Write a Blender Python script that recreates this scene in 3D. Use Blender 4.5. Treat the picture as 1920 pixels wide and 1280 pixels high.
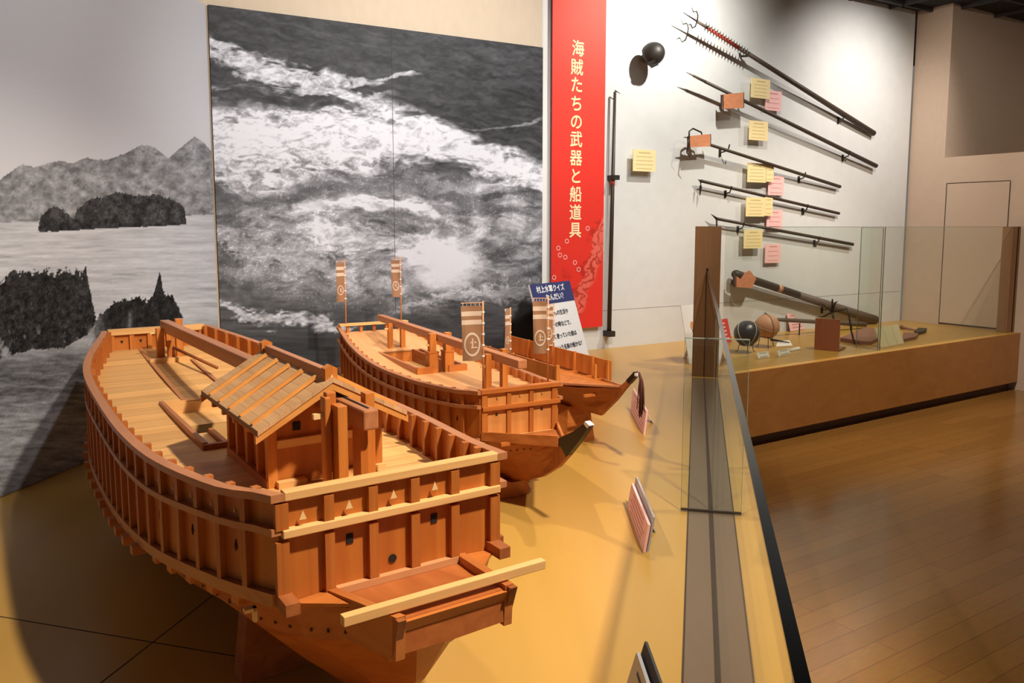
import bpy, bmesh, math, random
import numpy as np
from mathutils import Vector, Matrix
random.seed(7); np.random.seed(7)
for o in list(bpy.data.objects): bpy.data.objects.remove(o)
SC = bpy.context.scene; COL = SC.collection
R = math.radians
# ------------------------------------------------------------------ camera (eye height 1.5 m, platform top 0.53 m)
FPX, PCX, PCY, HOR = 1500., 960., 587., 424.
PITCH = math.atan((PCY - HOR) / FPX); EYE = 1.5; HP = 0.53
cam = bpy.data.cameras.new('camera'); camo = bpy.data.objects.new('camera', cam); COL.objects.link(camo)
cam.sensor_width = 36; cam.lens = FPX / 1920 * 36; cam.shift_y = -(640 - PCY) / 1920; cam.clip_start = .05
camo.location = (0, 0, EYE); camo.rotation_euler = (math.pi / 2 - PITCH, 0, 0)
SC.camera = camo
# ------------------------------------------------------------------ world, exposure, lights
SC.view_settings.view_transform = 'Standard'; SC.view_settings.look = 'None'
SC.view_settings.gamma = 1; SC.view_settings.use_curve_mapping = False; SC.view_settings.exposure = 1.0
wd_ = bpy.data.worlds.new('world'); SC.world = wd_; wd_.use_nodes = True
wd_.node_tree.nodes['Background'].inputs[0].default_value = (1.0, .86, .74, 1)
wd_.node_tree.nodes['Background'].inputs[1].default_value = .085
def spot(name, loc, target, power, angle, blend=.5, color=(1, .86, .68), radius=.04):
    l = bpy.data.lights.new(name, 'SPOT'); l.energy = power; l.spot_size = R(angle); l.spot_blend = blend
    l.color = color; l.shadow_soft_size = radius
    o = bpy.data.objects.new(name, l); COL.objects.link(o); o.location = loc
    o.rotation_euler = (Vector(target) - Vector(loc)).to_track_quat('-Z', 'Y').to_euler()
    return o
WARM = (1, .88, .72)
spot('spot_boats_key', (1.15, .82, 3.57), (-.42, 2.2, .7), 345, 66, .45, WARM, .07)
spot('spot_boats_back', (-1.0, 3.3, 3.5), (.35, 3.2, .6), 75, 74, .8, WARM)
spot('spot_bow', (1.5, 2.6, 3.5), (.45, 3.0, .55), 85, 66, .8, WARM)
spot('fill_quiz', (1.9, 4.3, 3.5), (.55, 5.9, .9), 70, 60, .9, (1, .93, .84))  # fill light added to brighten the quiz board
spot('fill_door', (2.9, 5.0, 3.5), (4.35, 7.75, 1.6), 105, 80, .9, (1, .87, .72))  # extra light put in to lift the dim door wall
spot('spot_mural_left', (.3, 1.8, 3.5), (-1.6, 4.0, 2.2), 85, 90, .9, (1, .97, .93))
spot('spot_mural_sea', (1.2, 2.9, 3.5), (-.3, 4.9, 1.9), 165, 80, .9, (1, .96, .92))
spot('spot_weapons_near', (1.75, 5.45, 3.55), (1.12, 6.6, 2.85), 108, 108, 1, (1, .96, .87), .03)
spot('spot_weapons_far', (3.95, 6.5, 3.55), (3.2, 7.75, 2.4), 88, 92, 1, (1, .93, .86), .03)
spot('spot_case', (2.9, 5.3, 3.5), (2.5, 6.5, .55), 150, 85, .8, WARM)
spot('spot_floor', (2.6, 4.9, 3.5), (2.7, 5.3, .2), 45, 80, .9, (1, .74, .44))
# ------------------------------------------------------------------ projection helpers used to read positions off the plan
_fw = np.array([0, math.cos(PITCH), -math.sin(PITCH)]); _up = np.array([0, math.sin(PITCH), math.cos(PITCH)]); _C = np.array([0, 0, EYE])
def ray(x, y): return _fw + np.array([1., 0, 0]) * (x - PCX) / FPX - _up * (y - PCY) / FPX
def onz(x, y, z): r = ray(x, y); return _C + r * (z - EYE) / r[2]
def onp(x, y, p, n): r = ray(x, y); return _C + r * np.dot(np.array(p) - _C, n) / np.dot(r, n)
def azv(a): return np.array([math.sin(R(a)), math.cos(R(a)), 0])
Z3 = np.array([0, 0, 1.])
# ------------------------------------------------------------------ materials
def nt(name):
    m = bpy.data.materials.new(name); m.use_nodes = True
    return m, m.node_tree, m.node_tree.nodes['Principled BSDF']
def flat(name, col, rough=.6, metal=0, spec=.5):
    m, t, b = nt(name); b.inputs['Base Color'].default_value = (*col, 1); b.inputs['Roughness'].default_value = rough
    b.inputs['Metallic'].default_value = metal; b.inputs['Specular IOR Level'].default_value = spec
    n = t.nodes.new('ShaderNodeTexNoise'); n.inputs['Scale'].default_value = 35
    c = t.nodes.new('ShaderNodeMix'); c.data_type = 'RGBA'
    c.inputs[6].default_value = (*[v * .93 for v in col], 1); c.inputs[7].default_value = (*[min(1, v * 1.05) for v in col], 1)
    t.links.new(n.outputs[0], c.inputs[0]); t.links.new(c.outputs[2], b.inputs['Base Color'])
    return m
def wood(name, c1, c2, axis='x', scale=1., rough=.42, planks=None, seam=.03, bump=.0, contrast=.5):
    """grain stretched along axis; planks=(axis, width) adds plank seams and tone steps"""
    m, t, b = nt(name); N = t.nodes; L = t.links
    tc = N.new('ShaderNodeTexCoord'); mp = N.new('ShaderNodeMapping')
    s = {'x': (1.2, 22, 22), 'y': (22, 1.2, 22), 'z': (22, 22, 1.2)}[axis]
    mp.inputs['Scale'].default_value = [v * scale for v in s]
    L.new(tc.outputs['Object'], mp.inputs[0])
    n = N.new('ShaderNodeTexNoise'); n.inputs['Scale'].default_value = 1.6; n.inputs['Detail'].default_value = 5; n.inputs['Distortion'].default_value = .9
    L.new(mp.outputs[0], n.inputs['Vector'])
    cr = N.new('ShaderNodeValToRGB'); cr.color_ramp.elements[0].position = .5 - contrast * .4; cr.color_ramp.elements[1].position = .5 + contrast * .4
    cr.color_ramp.elements[0].color = (*c1, 1); cr.color_ramp.elements[1].color = (*c2, 1)
    L.new(n.outputs[0], cr.inputs[0]); out = cr.outputs[0]
    if planks:
        sp = N.new('ShaderNodeSeparateXYZ'); L.new(tc.outputs['Object'], sp.inputs[0])
        d = N.new('ShaderNodeMath'); d.operation = 'DIVIDE'; d.inputs[1].default_value = planks[1]; L.new(sp.outputs['xyz'.index(planks[0])], d.inputs[0])
        fr = N.new('ShaderNodeMath'); fr.operation = 'FRACT'; L.new(d.outputs[0], fr.inputs[0])
        fl = N.new('ShaderNodeMath'); fl.operation = 'FLOOR'; L.new(d.outputs[0], fl.inputs[0])
        wn = N.new('ShaderNodeTexWhiteNoise'); wn.noise_dimensions = '1D'; L.new(fl.outputs[0], wn.inputs['W'])
        mr = N.new('ShaderNodeMapRange'); mr.inputs[3].default_value = .84; mr.inputs[4].default_value = 1.08; L.new(wn.outputs[0], mr.inputs[0])
        lt = N.new('ShaderNodeMath'); lt.operation = 'GREATER_THAN'; lt.inputs[1].default_value = seam; L.new(fr.outputs[0], lt.inputs[0])
        sm = N.new('ShaderNodeMapRange'); sm.inputs[3].default_value = .45; sm.inputs[4].default_value = 1; L.new(lt.outputs[0], sm.inputs[0])
        mu = N.new('ShaderNodeMath'); mu.operation = 'MULTIPLY'; L.new(mr.outputs[0], mu.inputs[0]); L.new(sm.outputs[0], mu.inputs[1])
        vm = N.new('ShaderNodeVectorMath'); vm.operation = 'SCALE'; L.new(out, vm.inputs[0]); L.new(mu.outputs[0], vm.inputs['Scale']); out = vm.outputs[0]
    L.new(out, b.inputs['Base Color']); b.inputs['Roughness'].default_value = rough; b.inputs['Specular IOR Level'].default_value = .35
    return m
def glass(name, tint=(.93, .96, .94), refl=1.0):
    m = bpy.data.materials.new(name); m.use_nodes = True; t = m.node_tree; N = t.nodes; N.clear()
    o = N.new('ShaderNodeOutputMaterial'); tr = N.new('ShaderNodeBsdfTransparent'); tr.inputs[0].default_value = (*tint, 1)
    g = N.new('ShaderNodeBsdfGlossy'); g.inputs['Roughness'].default_value = .01; g.inputs[0].default_value = (refl, refl, refl, 1)
    lw = N.new('ShaderNodeLayerWeight'); lw.inputs[0].default_value = .5; pw = N.new('ShaderNodeMath'); pw.operation = 'POWER'; pw.inputs[1].default_value = 5
    f = N.new('ShaderNodeMapRange'); f.inputs[3].default_value = .03; f.inputs[4].default_value = .9; mx = N.new('ShaderNodeMixShader')
    t.links.new(lw.outputs['Facing'], pw.inputs[0]); t.links.new(pw.outputs[0], f.inputs[0])
    t.links.new(f.outputs[0], mx.inputs[0]); t.links.new(tr.outputs[0], mx.inputs[1]); t.links.new(g.outputs[0], mx.inputs[2]); t.links.new(mx.outputs[0], o.inputs[0])
    return m
M = {}
M['wood_x'] = wood('cedar_across', (.42, .118, .022), (.60, .20, .04), 'x')
M['wood_y'] = wood('cedar_along', (.40, .115, .026), (.57, .20, .05), 'y')
M['wood_z'] = wood('cedar_upright', (.44, .125, .02), (.64, .225, .042), 'z')
M['panel'] = wood('cedar_panel', (.36, .088, .014), (.58, .195, .032), 'z', .55, .45, contrast=.7)
M['batten'] = wood('batten_cedar', (.35, .095, .018), (.50, .16, .03), 'z')
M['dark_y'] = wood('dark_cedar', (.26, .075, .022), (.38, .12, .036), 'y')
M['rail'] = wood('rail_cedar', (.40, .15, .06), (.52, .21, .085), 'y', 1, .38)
M['pale_x'] = wood('pale_cedar', (.68, .36, .12), (.82, .48, .19), 'x', 1, .45)
M['barge'] = wood('orange_batten', (.62, .25, .055), (.74, .34, .085), 'x', 1, .45)
M['deck'] = wood('deck_planks', (.66, .34, .105), (.80, .45, .16), 'x', .8, .5, ('y', .078), .035)
M['deck2'] = wood('plain_deck', (.62, .30, .115), (.70, .36, .15), 'y', .8, .5)
M['pale_red'] = wood('reddish_board', (.52, .24, .10), (.62, .30, .13), 'x', .6, .5)
M['hull'] = wood('hull_strakes', (.33, .085, .02), (.46, .14, .035), 'y', .7, .45)
M['shingle'] = wood('roof_shingle', (.56, .31, .14), (.70, .42, .21), 'y', 1.4, .6, ('x', .022), .03)
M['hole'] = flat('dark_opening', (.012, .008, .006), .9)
M['pale'] = flat('pale_wood_lit_edge', (.85, .55, .25), .6)  # pale wood; also the painted-in lit edges of vents and slits
M['nail'] = flat('nail_mark', (.05, .018, .01), .8)
M['bamboo'] = flat('bamboo', (.62, .26, .10), .45)
M['black_lacquer'] = flat('black_lacquer', (.022, .010, .009), .35)
M['tassel'] = flat('tassel_cord', (.085, .02, .016), .8)
M['cloth'] = flat('flag_cloth', (.30, .15, .075), .85)
M['cloth_pale'] = flat('flag_pale', (.62, .47, .36), .85)
M['platform'] = wood('platform_board', (.47, .262, .056), (.53, .305, .070), 'y', .12, .3)
M['plat_front'] = wood('platform_front', (.45, .195, .052), (.52, .235, .066), 'x', .3, .3)
M['groove'] = flat('groove', (.035, .02, .01), .9)
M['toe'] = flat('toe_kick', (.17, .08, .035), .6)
M['channel'] = flat('metal_channel', (.22, .15, .095), .38, .35)
M['channel_dark'] = flat('channel_slot', (.05, .032, .022), .6)
M['pillar'] = wood('pillar_wood', (.25, .12, .05), (.31, .155, .066), 'z', .5, .4)
M['glass'] = glass('clear_glass'); M['glass_edge'] = flat('glass_edge', (.012, .014, .016), .15)
M['glass_case'] = glass('case_glass', (.93, .95, .92)); M['glass_rim'] = flat('glass_rim', (.20, .25, .21), .3)
M['acryl'] = glass('acrylic', (.62, .62, .66))
M['white_wall'] = flat('white_wall', (.635, .64, .635), .8, 0, .2)
M['beige_wall'] = flat('beige_wall', (.68, .56, .42), .85, 0, .2)
M['tan_wall'] = flat('tan_wall', (.57, .445, .35), .85, 0, .2)
M['grey_seam'] = flat('seam', (.35, .34, .33), .9)
M['ceiling'] = flat('dark_ceiling', (.02, .02, .022), .9); M['ceiling_beam'] = flat('ceiling_grid', (.05, .05, .055), .8)
M['white_trim'] = flat('white_trim', (.82, .80, .76), .6)
M['iron'] = flat('dark_iron', (.035, .03, .026), .5, .3); M['pole'] = flat('dark_pole', (.045, .028, .018), .5)
M['red_pole'] = flat('red_wrap', (.40, .05, .03), .6)
M['grey_pole'] = flat('worn_pole', (.12, .085, .062), .6)
M['block'] = wood('bracket_wood', (.52, .20, .10), (.62, .26, .13), 'x', 1, .5)
M['redblock'] = wood('red_brown_board', (.36, .12, .07), (.42, .15, .085), 'z', .5, .4)
M['yellow'] = flat('yellow_card', (.86, .70, .36), .7); M['pink'] = flat('pink_card', (.90, .52, .50), .7)
M['paper'] = flat('white_paper', (.85, .83, .78), .7); M['cream'] = flat('cream_card', (.85, .76, .52), .7)
M['ink'] = flat('ink', (.05, .05, .055), .8); M['ink_pale'] = flat('faint_ink', (.58, .44, .22), .8); M['ink_pink'] = flat('faint_ink_pink', (.55, .25, .25), .8)
M['navy'] = flat('navy_print', (.035, .045, .16), .6); M['sign_red'] = flat('red_print', (.62, .05, .045), .6)
M['sign_white'] = flat('white_print', (.88, .87, .86), .6)
M['gold_text'] = flat('cream_lettering', (.90, .74, .42), .7)
M['clay'] = flat('clay_ball', (.52, .27, .16), .55); M['black_ball'] = flat('black_ball', (.035, .033, .04), .35)
M['cord'] = flat('net_cord', (.30, .21, .12), .8)
M['pale_cord'] = flat('pale_cord', (.42, .38, .30), .8)
M['tool_wood'] = flat('tool_wood', (.26, .11, .075), .6)
M['blue_print'] = flat('blue_print', (.15, .22, .50), .7); M['orange_print'] = flat('orange_print', (.75, .32, .14), .7)
M['acryl_grey'] = flat('grey_backing', (.40, .38, .42), .4)
# ------------------------------------------------------------------ mesh helper
class MB:
    def __init__(s): s.v = []; s.f = []
    def add(s, vs, fs):
        n = len(s.v); s.v += [tuple(map(float, p)) for p in vs]; s.f += [tuple(i + n for i in q) for q in fs]; return s
    def hexa(s, p): return s.add(p, [(0, 1, 2, 3), (4, 7, 6, 5), (0, 4, 5, 1), (1, 5, 6, 2), (2, 6, 7, 3), (3, 7, 4, 0)])
    def box(s, x0, x1, y0, y1, z0, z1):
        return s.hexa([(x0, y0, z0), (x1, y0, z0), (x1, y1, z0), (x0, y1, z0), (x0, y0, z1), (x1, y0, z1), (x1, y1, z1), (x0, y1, z1)])
    def obox(s, c, ax, ay, az_, hx, hy, hz):
        c = np.array(c, float); ax, ay, az_ = [np.array(a, float) for a in (ax, ay, az_)]
        P = [c + ax * hx * i + ay * hy * j + az_ * hz * k for k in (-1, 1) for (i, j) in ((-1, -1), (1, -1), (1, 1), (-1, 1))]
        return s.hexa(P)
    def bar(s, a, b, w, h, up=(0, 0, 1)):
        a = np.array(a, float); b = np.array(b, float); d = b - a; l = np.linalg.norm(d); d = d / l
        u = np.array(up, float); sd = np.cross(d, u); sd = sd / np.linalg.norm(sd); u = np.cross(sd, d)
        return s.obox((a + b) / 2, d, sd, u, l / 2, w / 2, h / 2)
    def tube(s, pts, r, seg=8, caps=True):
        pts = [np.array(p, float) for p in pts]; n = len(pts); rs = r if hasattr(r, '__len__') else [r] * n; V = []; F = []
        t0 = pts[1] - pts[0]; ref = np.array([0, 0, 1.]) if abs(t0[2]) < .9 * np.linalg.norm(t0) else np.array([1., 0, 0])
        for i in range(n):
            t = pts[min(i + 1, n - 1)] - pts[max(i - 1, 0)]; t = t / (np.linalg.norm(t) + 1e-12)
            a = np.cross(t, ref); a /= np.linalg.norm(a) + 1e-12; b = np.cross(t, a)
            for k in range(seg):
                q = 2 * math.pi * k / seg; V.append(pts[i] + (a * math.cos(q) + b * math.sin(q)) * rs[i])
        for i in range(n - 1):
            for k in range(seg): F.append((i * seg + k, i * seg + (k + 1) % seg, (i + 1) * seg + (k + 1) % seg, (i + 1) * seg + k))
        if caps: F += [tuple(range(seg)), tuple((n - 1) * seg + k for k in range(seg))]
        return s.add(V, F)
    def prism(s, poly, d):
        n = len(poly); d = np.array(d, float); P = [np.array(p, float) for p in poly]
        return s.add(P + [p + d for p in P], [tuple(range(n)), tuple(range(2 * n - 1, n - 1, -1))] + [(i, (i + 1) % n, (i + 1) % n + n, i + n) for i in range(n)])
    def loft(s, rows, closed=True, caps=True):
        n = len(rows[0]); V = [p for r_ in rows for p in r_]; F = []
        for i in range(len(rows) - 1):
            for k in range(n if closed else n - 1): F.append((i * n + k, i * n + (k + 1) % n, (i + 1) * n + (k + 1) % n, (i + 1) * n + k))
        if caps and closed: F += [tuple(range(n)), tuple((len(rows) - 1) * n + k for k in range(n))]
        return s.add(V, F)
    def sphere(s, c, r, nu=20, nv=12, sz=1.):
        V = []; F = []
        for j in range(nv + 1):
            t = math.pi * j / nv
            for i in range(nu): p = 2 * math.pi * i / nu; V.append((c[0] + r * math.sin(t) * math.cos(p), c[1] + r * math.sin(t) * math.sin(p), c[2] + r * sz * math.cos(t)))
        for j in range(nv):
            for i in range(nu): F.append((j * nu + i, j * nu + (i + 1) % nu, (j + 1) * nu + (i + 1) % nu, (j + 1) * nu + i))
        return s.add(V, F)
    def build(s, name, mat, parent=None, smooth=False, bevel=0, **tags):
        me = bpy.data.meshes.new(name); bm = bmesh.new(); vs = [bm.verts.new(p) for p in s.v]
        for f in s.f:
            try: bm.faces.new([vs[i] for i in f])
            except ValueError: pass
        bmesh.ops.remove_doubles(bm, verts=bm.verts, dist=1e-6)
        bmesh.ops.recalc_face_normals(bm, faces=bm.faces); bm.to_mesh(me); bm.free()
        me.materials.append(M[mat] if isinstance(mat, str) else mat)
        if smooth: me.polygons.foreach_set('use_smooth', [True] * len(me.polygons))
        o = bpy.data.objects.new(name, me); COL.objects.link(o)
        if parent is not None: o.parent = parent
        if bevel:
            b = o.modifiers.new('bevel', 'BEVEL'); b.width = bevel; b.segments = 2; b.limit_method = 'ANGLE'
        for k, v in tags.items(): o[k] = v
        return o
def thing(name, label, cat, loc=(0, 0, 0), rz=0, group=None):
    o = bpy.data.objects.new(name, None); o.empty_display_size = .05; COL.objects.link(o); o.location = loc; o.rotation_euler = (0, 0, rz)
    o['label'] = label; o['category'] = cat
    if group: o['group'] = group
    return o
def tag(o, label, cat, group=None):
    o['label'] = label; o['category'] = cat
    if group: o['group'] = group
    return o
def text(body, size, loc, right, up, mat, name='lettering', parent=None, align='CENTER', bold=0., spacing=1., lift=.0008, squeeze=1.):
    c = bpy.data.curves.new(name, 'FONT'); c.body = body; c.size = size; c.align_x = align; c.align_y = 'CENTER'; c.space_line = spacing
    t = bpy.data.objects.new('tmp', c); COL.objects.link(t); bpy.context.view_layer.update()
    me = bpy.data.meshes.new_from_object(t.evaluated_get(bpy.context.evaluated_depsgraph_get())); bpy.data.objects.remove(t)
    r = Vector(right).normalized(); u = Vector(up).normalized(); n = r.cross(u)
    mat4 = Matrix((( *r, 0), (*u, 0), (*n, 0), (0, 0, 0, 1))).transposed()
    mat4.translation = Vector(loc) + n * lift
    if bold:
        bm = bmesh.new(); me0 = me.copy()
        for k, (dx, dy) in enumerate(((bold, 0), (-bold, 0), (0, bold), (0, -bold))):
            me1 = me0.copy(); me1.transform(Matrix.Translation((dx, dy, k * .00004))); bm.from_mesh(me1); bpy.data.meshes.remove(me1)
        bm.to_mesh(me); bm.free(); bpy.data.meshes.remove(me0)
    me.transform(mat4 @ Matrix.Diagonal((squeeze, 1, 1, 1))); me.name = name
    me.materials.clear(); me.materials.append(M[mat])
    for p in me.polygons: p.material_index = 0
    o = bpy.data.objects.new(name, me); COL.objects.link(o)
    if parent is not None: o.parent = parent
    return o
def ctrl(t, xs, ys):
    n = len(xs); m = [(ys[min(i + 1, n - 1)] - ys[max(i - 1, 0)]) / (xs[min(i + 1, n - 1)] - xs[max(i - 1, 0)]) for i in range(n)]
    i = min(max(int(np.searchsorted(xs, t)) - 1, 0), n - 2); h = xs[i + 1] - xs[i]; u = (t - xs[i]) / h
    return (2*u**3 - 3*u**2 + 1) * ys[i] + (u**3 - 2*u**2 + u) * h * m[i] + (-2*u**3 + 3*u**2) * ys[i+1] + (u**3 - u**2) * h * m[i+1]
# ------------------------------------------------------------------ procedural pictures (numpy noise)
def _hash(ix, iy, s):
    h = (ix * 374761393 + iy * 668265263 + s * 974711) & 0xffffffff
    h = ((h ^ (h >> 13)) * 1274126177) & 0xffffffff
    return ((h ^ (h >> 16)) & 0xffff) / 65535.
def vnoise(x, y, s=0):
    ix = np.floor(x).astype(np.int64); iy = np.floor(y).astype(np.int64); fx = x - ix; fy = y - iy
    fx = fx * fx * (3 - 2 * fx); fy = fy * fy * (3 - 2 * fy)
    a = _hash(ix, iy, s); b = _hash(ix + 1, iy, s); c = _hash(ix, iy + 1, s); d = _hash(ix + 1, iy + 1, s)
    return (a * (1 - fx) + b * fx) * (1 - fy) + (c * (1 - fx) + d * fx) * fy
def fbm(x, y, o=5, s=0):
    v = 0; a = .5; t = 0
    for i in range(o): v = v + a * vnoise(x, y, s + i * 17); t += a; a *= .55; x = x * 2.03 + 3.1; y = y * 2.03 + 1.7
    return v / t
def sstep(a, b, x): t = np.clip((x - a) / (b - a), 0, 1); return t * t * (3 - 2 * t)
def picture(name, fn, P0, ux, uy, nu, nv, us, vs, parent=None, thick=.008, nrm=None):
    """grid mesh on plane P0 + ux*u + uy*v, printed with tones fn(px, py) where px,py index the printed image"""
    U, V = np.meshgrid(us, vs); P = P0[None, None] + ux[None, None] * U[..., None] + uy[None, None] * V[..., None]
    D = P - _C; px = PCX + FPX * D[..., 0] / (D @ _fw); py = PCY - FPX * (D @ _up) / (D @ _fw)
    g = fn(px, py); nu, nv = len(us), len(vs)
    me = bpy.data.meshes.new(name); idx = np.arange(nu * nv).reshape(nv, nu)
    q = np.stack([idx[:-1, :-1], idx[:-1, 1:], idx[1:, 1:], idx[1:, :-1]], -1).reshape(-1, 4)
    me.vertices.add(nu * nv); me.vertices.foreach_set('co', P.reshape(-1).astype(np.float32))
    me.loops.add(q.size); me.loops.foreach_set('vertex_index', q.reshape(-1).astype(np.int32))
    me.polygons.add(len(q)); me.polygons.foreach_set('loop_start', np.arange(0, q.size, 4, dtype=np.int32)); me.polygons.foreach_set('loop_total', np.full(len(q), 4, dtype=np.int32))
    me.update(calc_edges=True); me.validate()
    at = me.color_attributes.new('print', 'BYTE_COLOR', 'POINT')
    c = np.ones((nu * nv, 4), np.float32)
    gg = np.clip(g, 0, 1); gg = gg.reshape(-1, 3) if gg.ndim == 3 else np.repeat(gg.reshape(-1, 1), 3, 1) * np.array([[.95, .96, 1.0]])
    c[:, :3] = np.clip(gg, 0, 1); at.data.foreach_set('color_srgb', c.reshape(-1))
    m, t, b = nt(name + '_print'); a = t.nodes.new('ShaderNodeVertexColor'); a.layer_name = 'print'
    t.links.new(a.outputs[0], b.inputs['Base Color']); b.inputs['Roughness'].default_value = .55; b.inputs['Specular IOR Level'].default_value = .2
    me.materials.append(m); o = bpy.data.objects.new(name, me); COL.objects.link(o)
    if parent is not None: o.parent = parent
    return o
def poly_mask(px, py, pts, soft=2.):
    xs = [p[0] for p in pts]; ys = [p[1] for p in pts]
    return np.interp(px, xs, ys)
def left_mural(px, py):
    n = lambda a, b, s, o=5: fbm(px / a, py / b, o, s)
    sky = .83 - .10 * sstep(250, 0, py) * .3 + .02 * n(160, 160, 1, 2)
    g = sky + 0 * px
    jag = (n(9, 9, 3, 3) - .5) * 9
    m1 = np.interp(px, [-600, -250, -100, 0, 39, 66, 113, 137, 160, 195, 219, 242, 266, 289, 316, 340, 365, 383, 400, 420], [330, 300, 345, 337, 309, 313, 301, 307, 295, 300, 294, 284, 271, 276, 296, 276, 255, 268, 287, 300])
    tex = n(13, 11, 5, 5)
    hill = .56 + (tex - .5) * .50 + (n(3, 2.6, 6, 2) - .5) * .16 - .05 * sstep(300, 400, py)
    near = sstep(.0, 60, py - m1 - 18 - (n(60, 30, 8) - .5) * 60)
    g = np.where(py > m1 + jag * .5, hill * (1 - near) + (hill + .05) * near, g)
    base = np.interp(px, [-600, 0, 400], [430, 417, 402])
    # water
    w = .76 + (n(90, 6, 11) - .5) * .20 + (n(26, 2.4, 12, 4) - .5) * .14
    w = w - .10 * sstep(.62, .75, n(140, 10, 14)) * sstep(430, 470, py)
    dark = sstep(600, 690, py + (n(60, 40, 16) - .5) * 60 + (px - 200) * .12)
    w2 = .36 + (n(40, 5, 18) - .5) * .42 + (n(12, 2.2, 19) - .5) * .30 + .22 * sstep(690, 800, py)
    w = w * (1 - dark) + w2 * dark
    g = np.where(py > base, w, g)
    # wooded islet
    j2 = (n(7, 7, 21, 4) - .5) * 16
    t2 = np.interp(px, [70, 76, 90, 103, 120, 138, 145, 170, 190, 215, 245, 262, 290, 318, 336, 346, 349, 352], [440, 405, 392, 386, 395, 412, 392, 372, 370, 360, 364, 368, 364, 372, 380, 390, 415, 440])
    b2 = np.interp(px, [70, 110, 200, 300, 350], [434, 434, 428, 424, 421])
    is2 = (py > t2 + j2 * .5 + (n(2, 2.4, 28, 2) - .5) * 7) & (py < b2 + j2 * .12) & (px > 72) & (px < 350)
    g = np.where(is2, .23 + (n(9, 9, 23) - .5) * .34 + (n(2.2, 2.2, 22, 2) - .5) * .22 - .05 * sstep(405, 425, py), g)
    # front rocks with trees
    j3 = (n(6, 9, 25, 4) - .5) * 34
    t3 = np.interp(px, [-600, -200, -80, 0, 20, 42, 60, 80, 105, 120, 138, 143, 148, 155, 161, 166, 172, 178, 184, 190], [480, 560, 520, 528, 512, 510, 512, 508, 514, 506, 514, 500, 514, 512, 498, 530, 560, 590, 610, 640])
    b3 = np.interp(px, [-600, 0, 60, 120, 185], [700, 672, 655, 652, 615])
    hf = (n(2.2, 3.2, 26, 2) - .5) * 16
    i3 = (py > t3 + j3 * .6 + hf) & (py < b3 + j3 * .25) & (px < 186)
    rock = .17 + (n(8, 9, 27) - .5) * .30 + (n(2.4, 2.6, 24, 2) - .5) * .22 + .42 * sstep(.60, .72, n(12, 22, 29)) * sstep(600, 640, py)
    g = np.where(i3, rock, g)
    t4 = np.interp(px, [160, 172, 186, 200, 215, 235, 262, 278, 290, 297, 299, 302, 306, 314, 324, 335, 343], [648, 615, 592, 578, 566, 562, 556, 566, 545, 520, 506, 520, 548, 552, 556, 578, 594])
    b4 = np.interp(px, [160, 180, 230, 300, 345], [650, 640, 622, 612, 596])
    i4 = (py > t4 + j3 * .35 + hf * .6) & (py < b4 + j3 * .15) & (px > 160) & (px < 344)
    rock4 = .14 + (n(7, 8, 31) - .5) * .22 + (n(2.4, 2.6, 24, 2) - .5) * .16 + .5 * sstep(.0, 14, 10 - np.abs(px - 243)) * sstep(575, 590, py) * n(9, 9, 33) + .5 * sstep(205, 165, px + (n(14, 14, 35) - .5) * 30)
    g = np.where(i4, rock4, g)
    return np.clip(g, .05, .86)
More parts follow.
